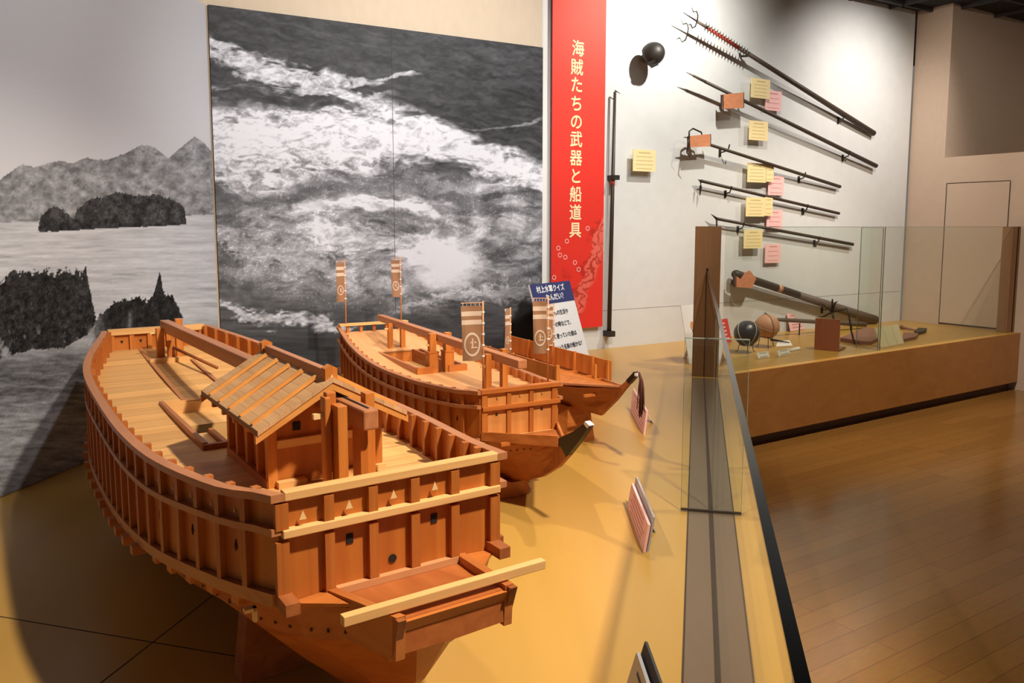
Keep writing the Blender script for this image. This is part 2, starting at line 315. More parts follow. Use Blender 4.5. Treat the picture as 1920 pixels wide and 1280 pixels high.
def sea_mural(px, py):
    def F(a, b, o, sd, x=px, y=py): return fbm(x / a, y / b, o, sd)
    qx = px + (F(70, 55, 4, 41) - .5) * 70; qy = py + (F(80, 45, 4, 43) - .5) * 50
    # slanting water texture: streaks follow the falling stream to the right
    sl = .18; sx, sy = px + sl * py, py - sl * (px - 400)
    wx = (F(30, 22, 3, 61) - .5) * 26; wy = (F(34, 18, 3, 62) - .5) * 22
    rip = F(34, 7, 5, 63, sx + wx, sy + wy); fine = F(9, 4.5, 4, 51, px + wx * .4, py + wy * .4); lf = F(60, 18, 5, 49, qx, qy)
    ridge = 1 - np.abs(F(38, 15, 5, 64, qx + wx, qy + wy) - .5) * 2.6; ridge = np.clip(ridge, 0, 1) ** 2
    ridge2 = 1 - np.abs(F(17, 8, 4, 65, qx, qy) - .5) * 2.6; ridge2 = np.clip(ridge2, 0, 1) ** 2
    def band(xs, ys, hw): return 1 - np.abs(qy - np.interp(qx, xs, ys)) / np.interp(qx, xs, hw)
    dark = .265 + (rip - .5) * .20 + (fine - .5) * .10 + .05 * sstep(700, 1000, px) * sstep(200, 60, py)
    g = dark
    # grey swirl under the stream
    dx = (px - 790) / 1.75; dy = py - 470; rr = np.hypot(dx, dy); th = np.arctan2(dy, dx)
    swx, swy = rr / 60 + th * 1.1, th * 5.5 + rr / 55
    sw = fbm(swx * 3.2 + (fine - .5) * .6, swy * .8 + wx / 30, 5, 45)
    mid = sstep(-.15, .5, 1 - np.hypot((px - 720) / 400, (py - 445) / 165) + (lf - .5) * .5)
    grey = .50 + (sw - .5) * .55 + (rip - .5) * .30 + .20 * ridge * sstep(.35, .6, lf)
    g = g * (1 - mid) + grey * mid
    # main stream of foam
    b1 = band([385, 460, 540, 640, 720, 800, 880, 960, 1040], [268, 266, 266, 258, 250, 262, 288, 312, 330], [92, 96, 92, 78, 64, 58, 46, 32, 20])
    k1 = sstep(-.05, .45, b1 + (lf - .5) * .9)
    foam1 = .60 + .30 * ridge + .16 * ridge2 + (fine - .5) * .32 - .34 * sstep(.52, .72, rip) * sstep(.9, .2, b1)
    g = g * (1 - k1) + foam1 * k1
    # streaks at upper left
    b2 = band([385, 420, 470, 520, 580, 640, 690, 720], [80, 100, 118, 140, 152, 172, 196, 170], [30, 24, 30, 24, 20, 26, 16, 8]); k2 = sstep(0, .6, b2 + (rip - .5) * 1.6) * sstep(760, 690, px)
    b6 = band([640, 700, 770, 800], [170, 150, 128, 132], [7, 8, 6, 3]); k2 = np.maximum(k2, sstep(0, .7, b6 + (fine - .5)) * sstep(630, 660, px) * sstep(800, 770, px) * .8)
    b7 = band([860, 900, 960, 1020], [232, 238, 240, 228], [3, 4, 5, 6]); k2 = np.maximum(k2, sstep(0, .8, b7 + (fine - .5)) * sstep(860, 900, px) * .5)
    g = g * (1 - k2) + (.62 + .22 * ridge2 + (fine - .5) * .4) * k2
    # dark trough below the stream, curling to the right
    tr = band([385, 480, 580, 680, 780, 860, 930, 980], [372, 378, 362, 342, 340, 358, 392, 410], [16, 26, 26, 18, 14, 14, 12, 8]); kt = sstep(0, .9, tr + (rip - .5) * .8)
    g = g * (1 - .55 * kt) + .36 * .55 * kt
    # whirl crown and its white heart
    b3 = band([540, 620, 700, 780, 850], [400, 378, 372, 384, 410], [16, 20, 22, 18, 14]); k3 = sstep(0, .9, b3 + (ridge - .5) * .8) * sstep(520, 570, px) * sstep(880, 830, px)
    g = g + .26 * k3
    d = np.hypot((qx - 832) / 84, (qy - 490) / 66); hot = sstep(1.25, .25, d + (fine - .5) * .5)
    g = g * (1 - hot) + (.90 + (fine - .5) * .12) * hot
    arm = band([560, 640, 720, 800], [430, 440, 452, 470], [26, 34, 38, 34]); ka = sstep(.1, 1, arm + (ridge - .4)) * sstep(520, 640, px) * sstep(880, 820, px); g = g + .22 * ka
    hole = sstep(1, .3, np.hypot((qx - 925) / 42, (qy - 470) / 34)); g = g - .16 * hole * (.5 + rip)
    # left eddies
    b5 = band([385, 440, 500, 560, 620, 660], [428, 462, 474, 482, 500, 520], [14, 30, 36, 30, 20, 8]); k5 = sstep(0, .7, b5 + (ridge2 - .5) * 1.3) * sstep(680, 620, px); g = g * (1 - k5 * .8) + (.64 + (fine - .5) * .4) * k5 * .8
    # dark foot of the picture with one last crest
    low = sstep(500, 585, py + (lf - .5) * 90 - 55 * np.exp(-((px - 800) / 150) ** 2)); lowt = .30 + (F(60, 5, 4, 57) - .5) * .22 + .14 * ridge * sstep(600, 540, py)
    g = g * (1 - low * .9) + lowt * low * .9
    b4 = band([385, 450, 520, 590, 640, 670], [566, 592, 600, 600, 606, 612], [8, 14, 20, 22, 12, 4]); k4 = sstep(0, .7, b4 + (fine - .5) * 1.4) * sstep(680, 650, px); g = g * (1 - k4) + (.66 + (fine - .5) * .5) * k4
    b8 = band([700, 800, 900, 1000], [592, 560, 548, 540], [8, 14, 22, 20]); k8 = sstep(.1, .9, b8 + (ridge2 - .5)) * sstep(680, 740, px); g = g + .20 * k8
    deep = sstep(615, 650, py); g = g * (1 - deep) + (.235 + (F(50, 4, 3, 58) - .5) * .10) * deep
    spray = sstep(.70, .80, F(2.6, 2.4, 2, 53)); g = g + .16 * spray * sstep(.2, .6, mid + k1 * .5) * sstep(640, 560, py)
    rk = sstep(-.05, .12, 1 - np.hypot((px - 1010) / 66, (py - 640) / 84) + (F(20, 20, 3, 59) - .5) * .35); g = g * (1 - rk) + (.11 + .05 * fine) * rk
    g = .30 + (g - .30) * 1.12
    return np.clip(g, .07, .95)
# ------------------------------------------------------------------ SETTING
wA = onz(1100, 656, HP); wC = onz(1690, 600, HP); WD = (wC - wA) / np.linalg.norm(wC - wA); WN = np.array([WD[1], -WD[0], 0])
def WP(s, z, off=0.): return np.array([wA[0], wA[1], 0]) + WD * s + WN * off + Z3 * z
def wl(x, y, off=0.):
    p = onp(x, y, wA + WN * off, WN); return p
sA = np.array([-1.59, 4.263, 0]); SD = azv(60.5); SN = np.array([SD[1], -SD[0], 0])      # sea wall
LD = azv(10.16); LN = np.array([LD[1], -LD[0], 0])                                       # left wall, runs towards the visitor
CEIL = 3.63
def slab(a, b, z0, z1, back, th=.12):
    d = np.array(back) * th; m = MB(); a = np.array(a); b = np.array(b)
    return m.hexa([(*a[:2], z0), (*b[:2], z0), (*(b + d)[:2], z0), (*(a + d)[:2], z0), (*a[:2], z1), (*b[:2], z1), (*(b + d)[:2], z1), (*(a + d)[:2], z1)])
lw0 = sA - LD * 5.6
slab(lw0, sA, 0, CEIL, -LN).build('wall_left', 'beige_wall', kind='structure')
sE = sA + SD * 2.055
slab(sA, sE, 0, CEIL, -SN, .10).build('wall_back', 'beige_wall', kind='structure')
slab(WP(-1.4, 0), WP(3.975, 0), 0, CEIL, -WN).build('wall_weapons', 'white_wall', kind='structure')
# door wall with a recessed upper part
DD = azv(148.); DN = np.array([DD[1], -DD[0], 0]);
if DN @ np.array([-1, -1, 0]) < 0: DN = -DN
dC = np.array([*wC[:2], 0])
LEDGE = 2.168
slab(dC, dC + DD * 3.2, 0, LEDGE, -DN, 1.6).build('wall_right', 'tan_wall', kind='structure')
m = MB(); e0 = dC + DD * .36
m.hexa([(*dC[:2], LEDGE), (*e0[:2], LEDGE), (*(e0 - DN * 1.6)[:2], LEDGE), (*(dC - DN * 1.6)[:2], LEDGE), (*dC[:2], CEIL), (*e0[:2], CEIL), (*(e0 - DN * 1.6)[:2], CEIL), (*(dC - DN * 1.6)[:2], CEIL)])
m.build('wall_upper', 'tan_wall', kind='structure')
slab(e0 - DN * 1.6, e0 - DN * 1.6 + DD * 3.0, LEDGE, CEIL, -DN, .1).build('wall_recess', 'tan_wall', kind='structure')
# flush door
dm = MB(); d0, d1 = dC + DD * .395, dC + DD * .985; gz = 1.915
for a, b, z0, z1 in ((d0, d0 + DD * .007, HP + .012, gz), (d1, d1 + DD * .007, HP + .012, gz), (d0, d1, gz - .003, gz + .004), (d0, d1, HP + .006, HP + .02)):
    dm.hexa([(*(np.array(a) + DN * o)[:2], z) if i == 0 else (*(np.array(b) + DN * o)[:2], z) for z in (z0, z1) for (i, o) in ((0, .001), (1, .001), (1, .004), (0, .004))])
dq = MB(); dq.hexa([(*(p + DN * o)[:2], z) for z in (HP + .012, gz) for (p, o) in ((d0, .0006), (d1, .0006), (d1, .003), (d0, .003))])
door = dq.build('door_1', 'tan_wall', kind='structure'); dm.build('door_gap', 'groove', door)
# floor and ceiling
fm, ft, fb = nt('floor_planks'); tc = ft.nodes.new('ShaderNodeTexCoord'); mp = ft.nodes.new('ShaderNodeMapping'); mp.inputs['Rotation'].default_value = (0, 0, -R(32.5))
ft.links.new(tc.outputs['Object'], mp.inputs[0]); bk = ft.nodes.new('ShaderNodeTexBrick'); bk.inputs['Scale'].default_value = 1; bk.offset = .37
bk.inputs['Brick Width'].default_value = 1.3; bk.inputs['Row Height'].default_value = .09; bk.inputs['Mortar Size'].default_value = .0016; bk.inputs['Mortar Smooth'].default_value = .3
bk.inputs['Color1'].default_value = (.23, .108, .026, 1); bk.inputs['Color2'].default_value = (.28, .135, .034, 1); bk.inputs['Mortar'].default_value = (.14, .06, .02, 1)
ft.links.new(mp.outputs[0], bk.inputs[0]); nz = ft.nodes.new('ShaderNodeTexNoise'); mp2 = ft.nodes.new('ShaderNodeMapping'); mp2.inputs['Scale'].default_value = (3, 40, 1)
ft.links.new(mp.outputs[0], mp2.inputs[0]); ft.links.new(mp2.outputs[0], nz.inputs[0]); mxx = ft.nodes.new('ShaderNodeMix'); mxx.data_type = 'RGBA'; mxx.blend_type = 'OVERLAY'; mxx.inputs[0].default_value = .25
ft.links.new(bk.outputs[0], mxx.inputs[6]); ft.links.new(nz.outputs[1], mxx.inputs[7]); ft.links.new(mxx.outputs[2], fb.inputs['Base Color'])
fb.inputs['Roughness'].default_value = .17; fb.inputs['Specular IOR Level'].default_value = .5
M['floor'] = fm
MB().box(-3.2, 9, -3, 11, -.1, 0).build('floor', 'floor', kind='structure')
cm = MB().box(-3.2, 9, -3, 11, CEIL, CEIL + .1)
ceil = cm.build('ceiling', 'ceiling', kind='structure')
cm = MB()
for k in range(9): cm.bar(np.array([2, 4, CEIL - .02]) + WN * (-2.5 + k * .6) - WD * 4, np.array([2, 4, CEIL - .02]) + WN * (-2.5 + k * .6) + WD * 5, .03, .04)
for k in range(9): cm.bar(np.array([3, 6, CEIL - .02]) + WD * (-2 + k * .6) - WN * 3, np.array([3, 6, CEIL - .02]) + WD * (-2 + k * .6) + WN * 4, .03, .04)
cm.build('ceiling_grid', 'ceiling_beam', ceil)
# murals
mur = thing('photo_mural', 'tall black-and-white photo mural of wooded islets and hills on the left wall', 'mural', tuple(sA - LD * 1.0 + Z3 * HP))
def adopt(o, par): 
    o.parent = par; o.matrix_parent_inverse = Matrix.Translation(par.location).inverted()
    return o
MT = 2.633
us = np.concatenate([np.linspace(-3.2, -1.75, 60), np.linspace(-1.74, -.004, 330)])
adopt(picture('printed_panel', left_mural, sA + LN * .016, LD, Z3, 0, 0, us, np.linspace(HP + .003, MT, 480)), mur)
adopt(slab(sA - LD * 3.2 + LN * .001, sA - LD * .004 + LN * .001, HP + .003, MT, LN, .0145).build('backing', 'paper'), mur)
mur2 = thing('photo_mural', 'square black-and-white photo mural of foaming whirlpool water behind the boats', 'mural', tuple(sA + SD * 1.0 + Z3 * HP))
adopt(picture('printed_panel', sea_mural, sA + SN * .016, SD, Z3, 0, 0, np.linspace(.022, 2.045, 460), np.linspace(HP + .003, MT, 470)), mur2)
adopt(slab(sA + SD * .022 + SN * .001, sA + SD * 2.045 + SN * .001, HP + .003, MT, SN, .0145).build('backing', 'groove'), mur2)
jm = MB(); q = sA + SD * 1.02 + SN * .0165
jm.obox(q + Z3 * (HP + MT) / 2, SD, SN, Z3, .0012, .0005, (MT - HP) / 2); adopt(jm.build('panel_joint', 'ceiling_beam'), mur2)
# white end trim of the sea wall
slab(sE - SD * .008, sE + SD * .034, HP, CEIL, -SN, .16).build('trim_1', 'white_trim', kind='structure')
# seam lines of the weapons wall panels
sm = MB()
for a, b in (((-.6, .80), (2.4, .862)),): pass
sm.hexa([WP(s, z, o) for z in (.832, .836) for (s, o) in ((-.8, .0003), (3.96, .0003), (3.96, .0012), (-.8, .0012))])
sm.build('trim_2', 'grey_seam', kind='structure')
# ------------------------------------------------------------------ display platform
D1 = azv(12.98); E1 = np.array([-D1[1], D1[0], 0]) * -1                      # glass fence direction; E1 points to the visitor side
cF0 = np.array([1.485, 5.229, 0]); cF1 = np.array([4.516, 7.183, 0]); CD = (cF1 - cF0) / np.linalg.norm(cF1 - cF0); CN = np.array([CD[1], -CD[0], 0])
eP = np.array([.581, 1.614, 0])
def xing(p, d, q, e):
    A = np.array([[d[0], -e[0]], [d[1], -e[1]]]); t = np.linalg.solve(A, (q - p)[:2]); return p + d * t[0]
corner = xing(eP, D1, cF0, CD); near = eP - D1 * 2.9; dEnd = xing(cF0, CD, dC, DD)
plat = thing('display_platform', 'long L-shaped yellow wood-faced display platform carrying the boats and weapons', 'platform', (.4, 3, 0))
poly = [near, corner, dEnd, dC - Z3 * 0, WP(-1.3, 0), sE - SN * .05, sA, sA - LD * 4.9]
poly = [(p[0], p[1], HP - .03) for p in poly]
adopt(MB().prism(poly, (0, 0, .03)).build('top_board', 'platform'), plat)
def fascia(a, b, nrm, z0, z1, off, th): return slab(np.array(a) + nrm * off, np.array(b) + nrm * off, z0, z1, -nrm, th)
fa = MB()
for seg in (fascia(corner, dEnd, CN, .075, HP - .002, .004, .03), fascia(near, corner, E1, .075, HP - .002, .002, .03)): fa.add(seg.v, seg.f)
Mx = M['plat_front']
adopt(fa.build('front_panel', 'plat_front'), plat)
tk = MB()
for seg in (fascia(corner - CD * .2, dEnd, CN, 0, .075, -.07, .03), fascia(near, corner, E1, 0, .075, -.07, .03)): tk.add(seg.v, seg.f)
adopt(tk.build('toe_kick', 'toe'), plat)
gv = MB()
def gline(a, b, w=.003): gv.bar((a[0], a[1], HP + .0002), (b[0], b[1], HP + .0002), w, .0008)
s1, s2 = onz(-300, 1105, HP), onz(560, 1250, HP); gline(s1, s2)
s3, s4 = onz(120, 1334, HP), onz(560, 990, HP); gline(s3, s4)
adopt(gv.build('board_seams', 'groove'), plat)
# floor channel for the glass
slitA = np.array([.442, 1.614, 0]); slN = slitA - D1 * 2.6; slF = slitA + D1 * 3.52
ch = thing('glass_channel', 'brown metal floor channel with a dark slot running along the platform edge', 'channel', (slitA[0], slitA[1], HP))
cb = MB(); cb.bar(tuple(slN + D1 * 0 + Z3 * (HP + .002)), tuple(slF + Z3 * (HP + .002)), .147, .004); adopt(cb.build('cover_plate', 'channel'), ch)
cs = MB(); cs.bar(tuple(slN + Z3 * (HP + .0045)), tuple(slF + Z3 * (HP + .0045)), .016, .002); adopt(cs.build('slot', 'channel_dark'), ch)
ce = MB()
for o in (-.0755, .0755): ce.bar(tuple(slN + E1 * o + Z3 * (HP + .002)), tuple(slF + E1 * o + Z3 * (HP + .002)), .004, .0045)
adopt(ce.build('edge_strips', 'channel_dark'), ch)
# wooden pillar with slot
GT = 1.222
pc = np.array([1.249, 5.115, 0]) + D1 * .05
pil = thing('wooden_pillar', 'brown wooden pillar with a vertical slot holding the glass at the platform corner', 'pillar', (*pc[:2], HP))
pb = MB(); pb.obox(pc + Z3 * (HP + 1.5) / 2, E1, D1, Z3, .081, .05, (1.5 - HP) / 2); adopt(pb.build('post', 'pillar', bevel=.002), pil)
ps = MB(); ps.obox(pc - D1 * .0505 + Z3 * (HP + GT + .01) / 2, E1, D1, Z3, .007, .001, (GT + .01 - HP) / 2); adopt(ps.build('slot', 'hole'), pil)
# near glass panes (two), with a dark polished top edge
jointp = np.array([.683, 2.641, 0])
def pane(name, label, a, b, z0, z1, th, mat, edge=None, cat='glass screen', ew=.004, ends=None):
    c = (np.array(a) + np.array(b)) / 2
    t = thing(name, label, cat, (c[0], c[1], z0)); g = MB(); a = np.array(a); b = np.array(b)
    g.bar(tuple(a + Z3 * (z0 + z1 - .003) / 2), tuple(b + Z3 * (z0 + z1 - .003) / 2), th, z1 - z0 - .003); adopt(g.build('pane', mat), t)
    if edge:
        e = MB(); e.bar(tuple(a + Z3 * (z1 - .0015)), tuple(b + Z3 * (z1 - .0015)), th + .0006, .003); adopt(e.build('top_edge', edge), t)
    if ends:
        e = MB(); d = (b - a) / np.linalg.norm(b - a); n = np.array([d[1], -d[0], 0])
        for p, k in ((a, 1), (b, -1)):
            if p is b and ends == 'a': continue
            e.obox(p + d * k * .001 + Z3 * (z0 + z1) / 2, d, n, Z3, .0007, th / 2 + .0002, (z1 - z0) / 2)
        adopt(e.build('end_edge', 'glass_rim'), t)
    return t
pane('glass_screen', 'near clear glass fence pane with dark polished top edge, closest to the viewer', slN, jointp - D1 * .002, HP + .006, GT, .0095, 'glass', 'glass_edge')
fs_ = pane('glass_screen', 'far clear glass fence pane running from the joint into the wooden pillar', jointp + D1 * .002, pc - D1 * .05, HP + .006, GT, .0095, 'glass', 'glass_edge', ends='a')
M['seal'] = flat('joint_seal', (.42, .40, .34), .4)
adopt(MB().obox(jointp + D1 * .0035 + Z3 * (HP + GT) / 2, E1, D1, Z3, .0052, .0012, (GT - HP) / 2 - .004).build('joint_seal', 'seal'), fs_)
fin_ = pane('glass_fin', 'short glass fin standing across the floor channel at the fence joint', jointp - E1 * .105 - D1 * .008, jointp + E1 * .105 - D1 * .008, HP + .006, 1.13, .006, 'glass', 'glass_rim', ends='ab')
fe = MB(); fe.obox(jointp - D1 * .012 + Z3 * (HP + .008), E1, D1, Z3, .105, .005, .003)
adopt(fe.build('foot_clamp', 'channel_dark'), fin_)
# case glass on the weapons side
cg0 = corner + CD * .03 - CN * .06; cg1 = dEnd - CD * .09 - CN * .06; cmid = xing(cg0, CD, onz(1655, 662, HP), azv(12.))
pane('glass_screen', 'left tall glass pane in front of the weapons display, next to the wooden pillar', cg0, cmid - CD * .003, HP + .001, 1.497, .008, 'glass_case', 'glass_rim')
pane('glass_screen', 'right tall glass pane in front of the weapons display, next to the end post', cmid + CD * .003, cg1, HP + .001, 1.497, .008, 'glass_case', 'glass_rim', ends='a')
pane('glass_fin', 'tall glass fin bracing the weapons display glass at its middle joint', cmid - CN * .012, cmid - CN * .2, HP + .001, 1.49, .008, 'glass_case', 'glass_rim', ends='ab')
ep = thing('end_post', 'dark wooden end post with a slot where the display glass meets the tan wall', 'post', (*(dEnd - CN * .07)[:2], HP))
pq = onz(1886, 622, HP); pq = np.array([pq[0], pq[1], 0])
e = MB(); e.obox(pq - CD * .0 + Z3 * (HP + 1.497) / 2, CD, CN, Z3, .085, .045, (1.497 - HP) / 2); adopt(e.build('post', 'pillar'), ep)
e = MB(); e.obox(pq + CD * .01 + CN * .0455 + Z3 * (HP + 1.497) / 2, CD, CN, Z3, .008, .001, (1.497 - HP) / 2); adopt(e.build('slot', 'hole'), ep)
# ------------------------------------------------------------------ BOATS
UU = np.array([0, .08, .25, .5, .75, 1.])
class Boat:
    """local frame: x across, y aft (bow front board at y = 0), z world height"""
    def __init__(s, name, label, org, ax, ye, W, Zr, Zm, Zs, Zd):
        s.t = thing(name, label, 'boat', (org[0], org[1], 0), -R(ax)); s.ye = ye; s.W, s.Zr, s.Zm, s.Zs, s.Zd = W, Zr, Zm, Zs, Zd
        s.org = np.array([org[0], org[1], 0]); s.bx = azv(ax + 90); s.ba = azv(ax)
    def w(s, y): return ctrl(min(max(y / s.ye, 0), 1), UU, s.W)
    def zf(s, Zc, y): return ctrl(min(max(y / s.ye, 0), 1), UU, Zc)
    def wpt(s, x, y, z): return s.org + s.bx * x + s.ba * y + Z3 * z
    def ys(s, n, y0=0., y1=None): return np.linspace(y0, s.ye if y1 is None else y1, n)
    def side_strip(s, sd, y0, y1, o0, o1, za, zb, n=40, da=0., db=0.):
        """solid strip along a side between inner/outer offsets o0,o1 and heights Zc+d"""
        rows = []
        for y in np.linspace(y0, y1, n):
            w = s.w(y); a = s.zf(za, y) + da; b = s.zf(zb, y) + db
            rows.append([(sd * (w + o0), y, a), (sd * (w + o1), y, a), (sd * (w + o1), y, b), (sd * (w + o0), y, b)])
        return MB().loft(rows)
    def normal(s, y, sd):
        d = (s.w(y + .01) - s.w(y - .01)) / .02; t = np.array([sd * d, 1, 0]); t /= np.linalg.norm(t); n = np.array([sd * 1., -d, 0]); return t, n / np.linalg.norm(n)
    def upper_works(s, spacing, bw=.015, bt=.012, side_mat='panel', rw=.020, rh=.013, mh=.012):
        for sd, nm in ((-1, 'left'), (1, 'right')):
            s.side_strip(sd, 0, s.ye, -.008, 0, s.Zs, s.Zr, da=.01, db=-.004).build('side_planking', side_mat, s.t)
            s.side_strip(sd, -.012, s.ye + .006, -.008, rw - .006, s.Zr, s.Zr, da=-rh, db=0).build('gunwale', 'rail', s.t)
            s.side_strip(sd, -.01, s.ye, -.001, .014, s.Zm, s.Zm, da=-mh / 2, db=mh / 2).build('middle_rail', 'rail', s.t)
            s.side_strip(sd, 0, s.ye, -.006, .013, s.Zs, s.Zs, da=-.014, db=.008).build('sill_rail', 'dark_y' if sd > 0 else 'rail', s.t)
            # battens spaced along the arc
            y = 0.; acc = 0.; last = s.w(0)
            ylist = []
            while y < s.ye - .03:
                y += .004; ww = s.w(y); acc += math.hypot(.004, ww - last); last = ww
                if acc >= spacing: acc = 0; ylist.append(y)
            for y in ylist:
                t, n = s.normal(y, sd); w = s.w(y); zs, zr = s.zf(s.Zs, y), s.zf(s.Zr, y); zd = s.zf(s.Zd, y)
                c = np.array([sd * w, y, 0])
                b = MB(); b.obox(c + n * bt / 2 + Z3 * (zs + zr - .012) / 2, t, n, Z3, bw / 2, bt / 2, (zr - .012 - zs) / 2)
                b.obox(c - n * (.008 + bt * .55) + Z3 * (zd + zr) / 2, t, n, Z3, bw / 2, bt * .55, (zr + .001 - zd) / 2)
                b.build('batten', 'batten', s.t)
            nb = MB(); nm_ = MB()
            for y in [(a + b) / 2 for a, b in zip(ylist[:-1], ylist[1:])]:
                t, n = s.normal(y, sd); w = s.w(y); zr, zm = s.zf(s.Zr, y), s.zf(s.Zm, y)
                c = np.array([sd * w, y, 0]) + n * .0006 + Z3 * (zr + zm - .02) / 2
                nb.prism([c - t * .003 - Z3 * .004, c + t * .003 - Z3 * .004, c + Z3 * .005], n * .001)
            nb.build('arrow_slits', 'pale', s.t)  # pale plates, colour stands for the lit inside of each slit
            nd = MB()
            for y in [(a + b) / 2 for a, b in zip(ylist[:-1], ylist[1:])][::2]:
                t, n = s.normal(y, sd); zs, zm = s.zf(s.Zs, y), s.zf(s.Zm, y)
                c = np.array([sd * s.w(y), y, 0]) + n * .0006 + Z3 * (zs + zm + .03) / 2
                nd.prism([c - Z3 * .011, c + t * .004 - Z3 * .002, c + Z3 * .011, c - t * .004 - Z3 * .002], n * .001)
            nd.build('gun_slits', 'hole', s.t)
    def deck_strip(s, x0f, x1f, y0, y1, n=24, mat='deck', name='deck', th=.012, dz=0.):
        rows = []
        for y in np.linspace(y0, y1, n):
            z = s.zf(s.Zd, y) + dz; a, b = x0f(y), x1f(y); rows.append([(a, y, z - th), (b, y, z - th), (b, y, z), (a, y, z)])
        return MB().loft(rows).build(name, mat, s.t)
    def lower_hull(s, secs, mat='hull', name='hull'):
        """secs: list of (y, wtop, ztop, wmid, zmid, wk, zk[, wchine, zchine])"""
        rows = []
        for q in secs:
            y, a, za, b, zb, c, zc = q[:7]; d, zd = q[7:9] if len(q) > 7 else ((b + c) / 2, (zb + zc) / 2)
            rows.append([(-a, y, za), (-b, y, zb), (-d, y, zd), (-c, y, zc), (c, y, zc), (d, y, zd), (b, y, zb), (a, y, za)])
        MB().loft(rows).build(name, mat, s.t, smooth=False)
def tri_marks(bt, pts, h, mat, name):
    m = MB()
    for x, z in pts: m.prism([(x - h * .45, -.0095, z - h * .5), (x + h * .45, -.0095, z - h * .5), (x, -.0095, z + h * .6)], (0, -.001, 0))
    m.build(name, mat, bt.t)
# ---- big boat
B1 = Boat('model_warship', 'largest wooden model warship in front with a small roofed cabin on deck', (-.2, 1.348), -33.714, 2.207,
          [.208, .254, .311, .324, .305, .184], [1.08, 1.054, 1.034, 1.032, 1.055, 1.096], [1.018, .994, .960, .953, .975, 1.025], [.905, .880, .832, .785, .80, .87], [.968, .962, .955, .955, .975, 1.018])
b = B1; t = b.t
b.upper_works(.086)
W = b.w
hx = .137
b.deck_strip(lambda y: -W(y) + .006, lambda y: W(y) - .006, .004, .80, 16)
b.deck_strip(lambda y: -W(y) + .006, lambda y: -hx, .80, 1.36, 14)
b.deck_strip(lambda y: hx, lambda y: W(y) - .006, .80, 1.36, 14)
b.deck_strip(lambda y: -W(y) + .006, lambda y: W(y) - .006, 1.36, 2.2, 18)
# hatch well
zd = .955
MB().box(-hx, hx, 1.352, 1.36, .86, zd + .002).build('hatch_wall', 'pale_x', t)
MB().box(-hx, hx, 1.18, 1.352, .915, .925).box(-hx, hx, 1.172, 1.18, .86, .925).build('hatch_step', 'pale_x', t)
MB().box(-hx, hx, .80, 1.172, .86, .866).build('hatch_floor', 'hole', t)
MB().box(-hx - .012, -hx + .002, .79, 1.355, .945, .971).build('hatch_coaming', 'rail', t, bevel=.003)
MB().box(hx, hx + .014, .79, 1.355, .945, .971).build('hatch_coaming', 'rail', t, bevel=.003)
MB().box(-hx - .012, hx + .014, .778, .79, .945, .967).build('hatch_coaming', 'dark_y', t)
MB().box(-hx, -hx + .045, .80, .99, .935, .945).build('hatch_board', 'pale_x', t)
MB().bar((-.085, .80, .95), (-.085, .98, .95), .012, .016).build('hatch_bar', 'wood_y', t)
# deck strips either side of the mast line
for sg in (-1, 1):
    MB().bar((sg * .075, 1.37, b.zf(b.Zd, 1.37) + .0005), (sg * .07, 2.19, b.zf(b.Zd, 2.19) + .0005), .011, .004).build('deck_strip', 'rail', t)
# front board and rails
MB().box(-.2, .2, -.001, .007, .895, 1.075).build('front_board', 'panel', t)
MB().box(-.2, .203, -.012, .010, 1.066, 1.081).build('front_rail', 'pale_x', t, bevel=.0015)
MB().box(-.205, .205, -.016, .0, 1.006, 1.020).build('front_rail', 'pale_x', t, bevel=.0015)
for x in (-.205, -.127, -.049, .03, .11, .195):
    ww = .012 if abs(x) < .15 else .015
    MB().box(x - ww * .7, x + ww * .7, -.012, 0, .898, 1.0).box(x - ww * .7, x + ww * .7, -.012, 0, 1.02, 1.063).build('front_batten', 'batten', t)
tri_marks(b, [(-.171, 1.038), (-.092, 1.04), (-.011, 1.042), (.069, 1.042)], .014, 'pale', 'front_vents')  # pale triangles imitate light catching the inside of the vent holes
for x, z in ((-.089, .978), (.071, .98)): MB().box(x - .006, x + .006, -.0025, 0, z - .0085, z + .0085).build('gun_port', 'hole', t)
MB().tube([(-.011, -.003, .925), (-.011, .0, .925)], .0075, 12).build('gun_port', 'hole', t)
for x in (-.206, .19):
    MB().box(x - .010, x + .014, -.050, .012, .893, .914).build('sill_end', 'dark_y', t, bevel=.001)
# beam ends under the left and right sills
for sd in (-1, 1):
    for k in range(21):
        y = .13 + k * .098; tt, n = b.normal(y, sd); c = np.array([sd * b.w(y), y, b.zf(b.Zs, y) - .024]) + n * (.006 if y > .6 else -.016)
        MB().obox(c, tt, n, Z3, .013, .02, .010).build('beam_end', 'wood_x', t)
# lower hull
secs = [(-.205, .098, .922, .090, .868, .004, .866), (-.168, .103, .916, .092, .855, .006, .850), (-.08, .122, .897, .106, .835, .008, .735), (-.0, .194, .888, .170, .826, .012, .665, .10, .76), (.12, .236, .868, .216, .812, .018, .612, .135, .725)]
for y in np.linspace(.3, 2.0, 12):
    w = b.w(y); zs = b.zf(b.Zs, y) - .012; zk = .592 + .02 * max(0, (y - 1.4)) ; secs.append((y, w - .004, zs, w - .034, zs - .052, .025, zk, w * .58, zs - .135))
secs.append((2.2, .18, .86, .15, .82, .02, .66, .1, .75))
b.lower_hull(secs)
nl = MB()
for sd in (-1, 1):
    for i in range(len(secs) - 3):
        for f in (.2, .5, .8):
            A, Bq = secs[i], secs[i + 1]; L_ = [A[j] * (1 - f) + Bq[j] * f for j in range(7)]
            p = np.array([sd * (L_[1] * .28 + L_[3] * .72 + .0005), L_[0], L_[2] * .28 + L_[4] * .72]); nl.prism([p + np.array([0, -.006, 0]), p + np.array([0, .005, .004]), p + np.array([0, .004, -.005])], (sd * .0015, 0, 0))
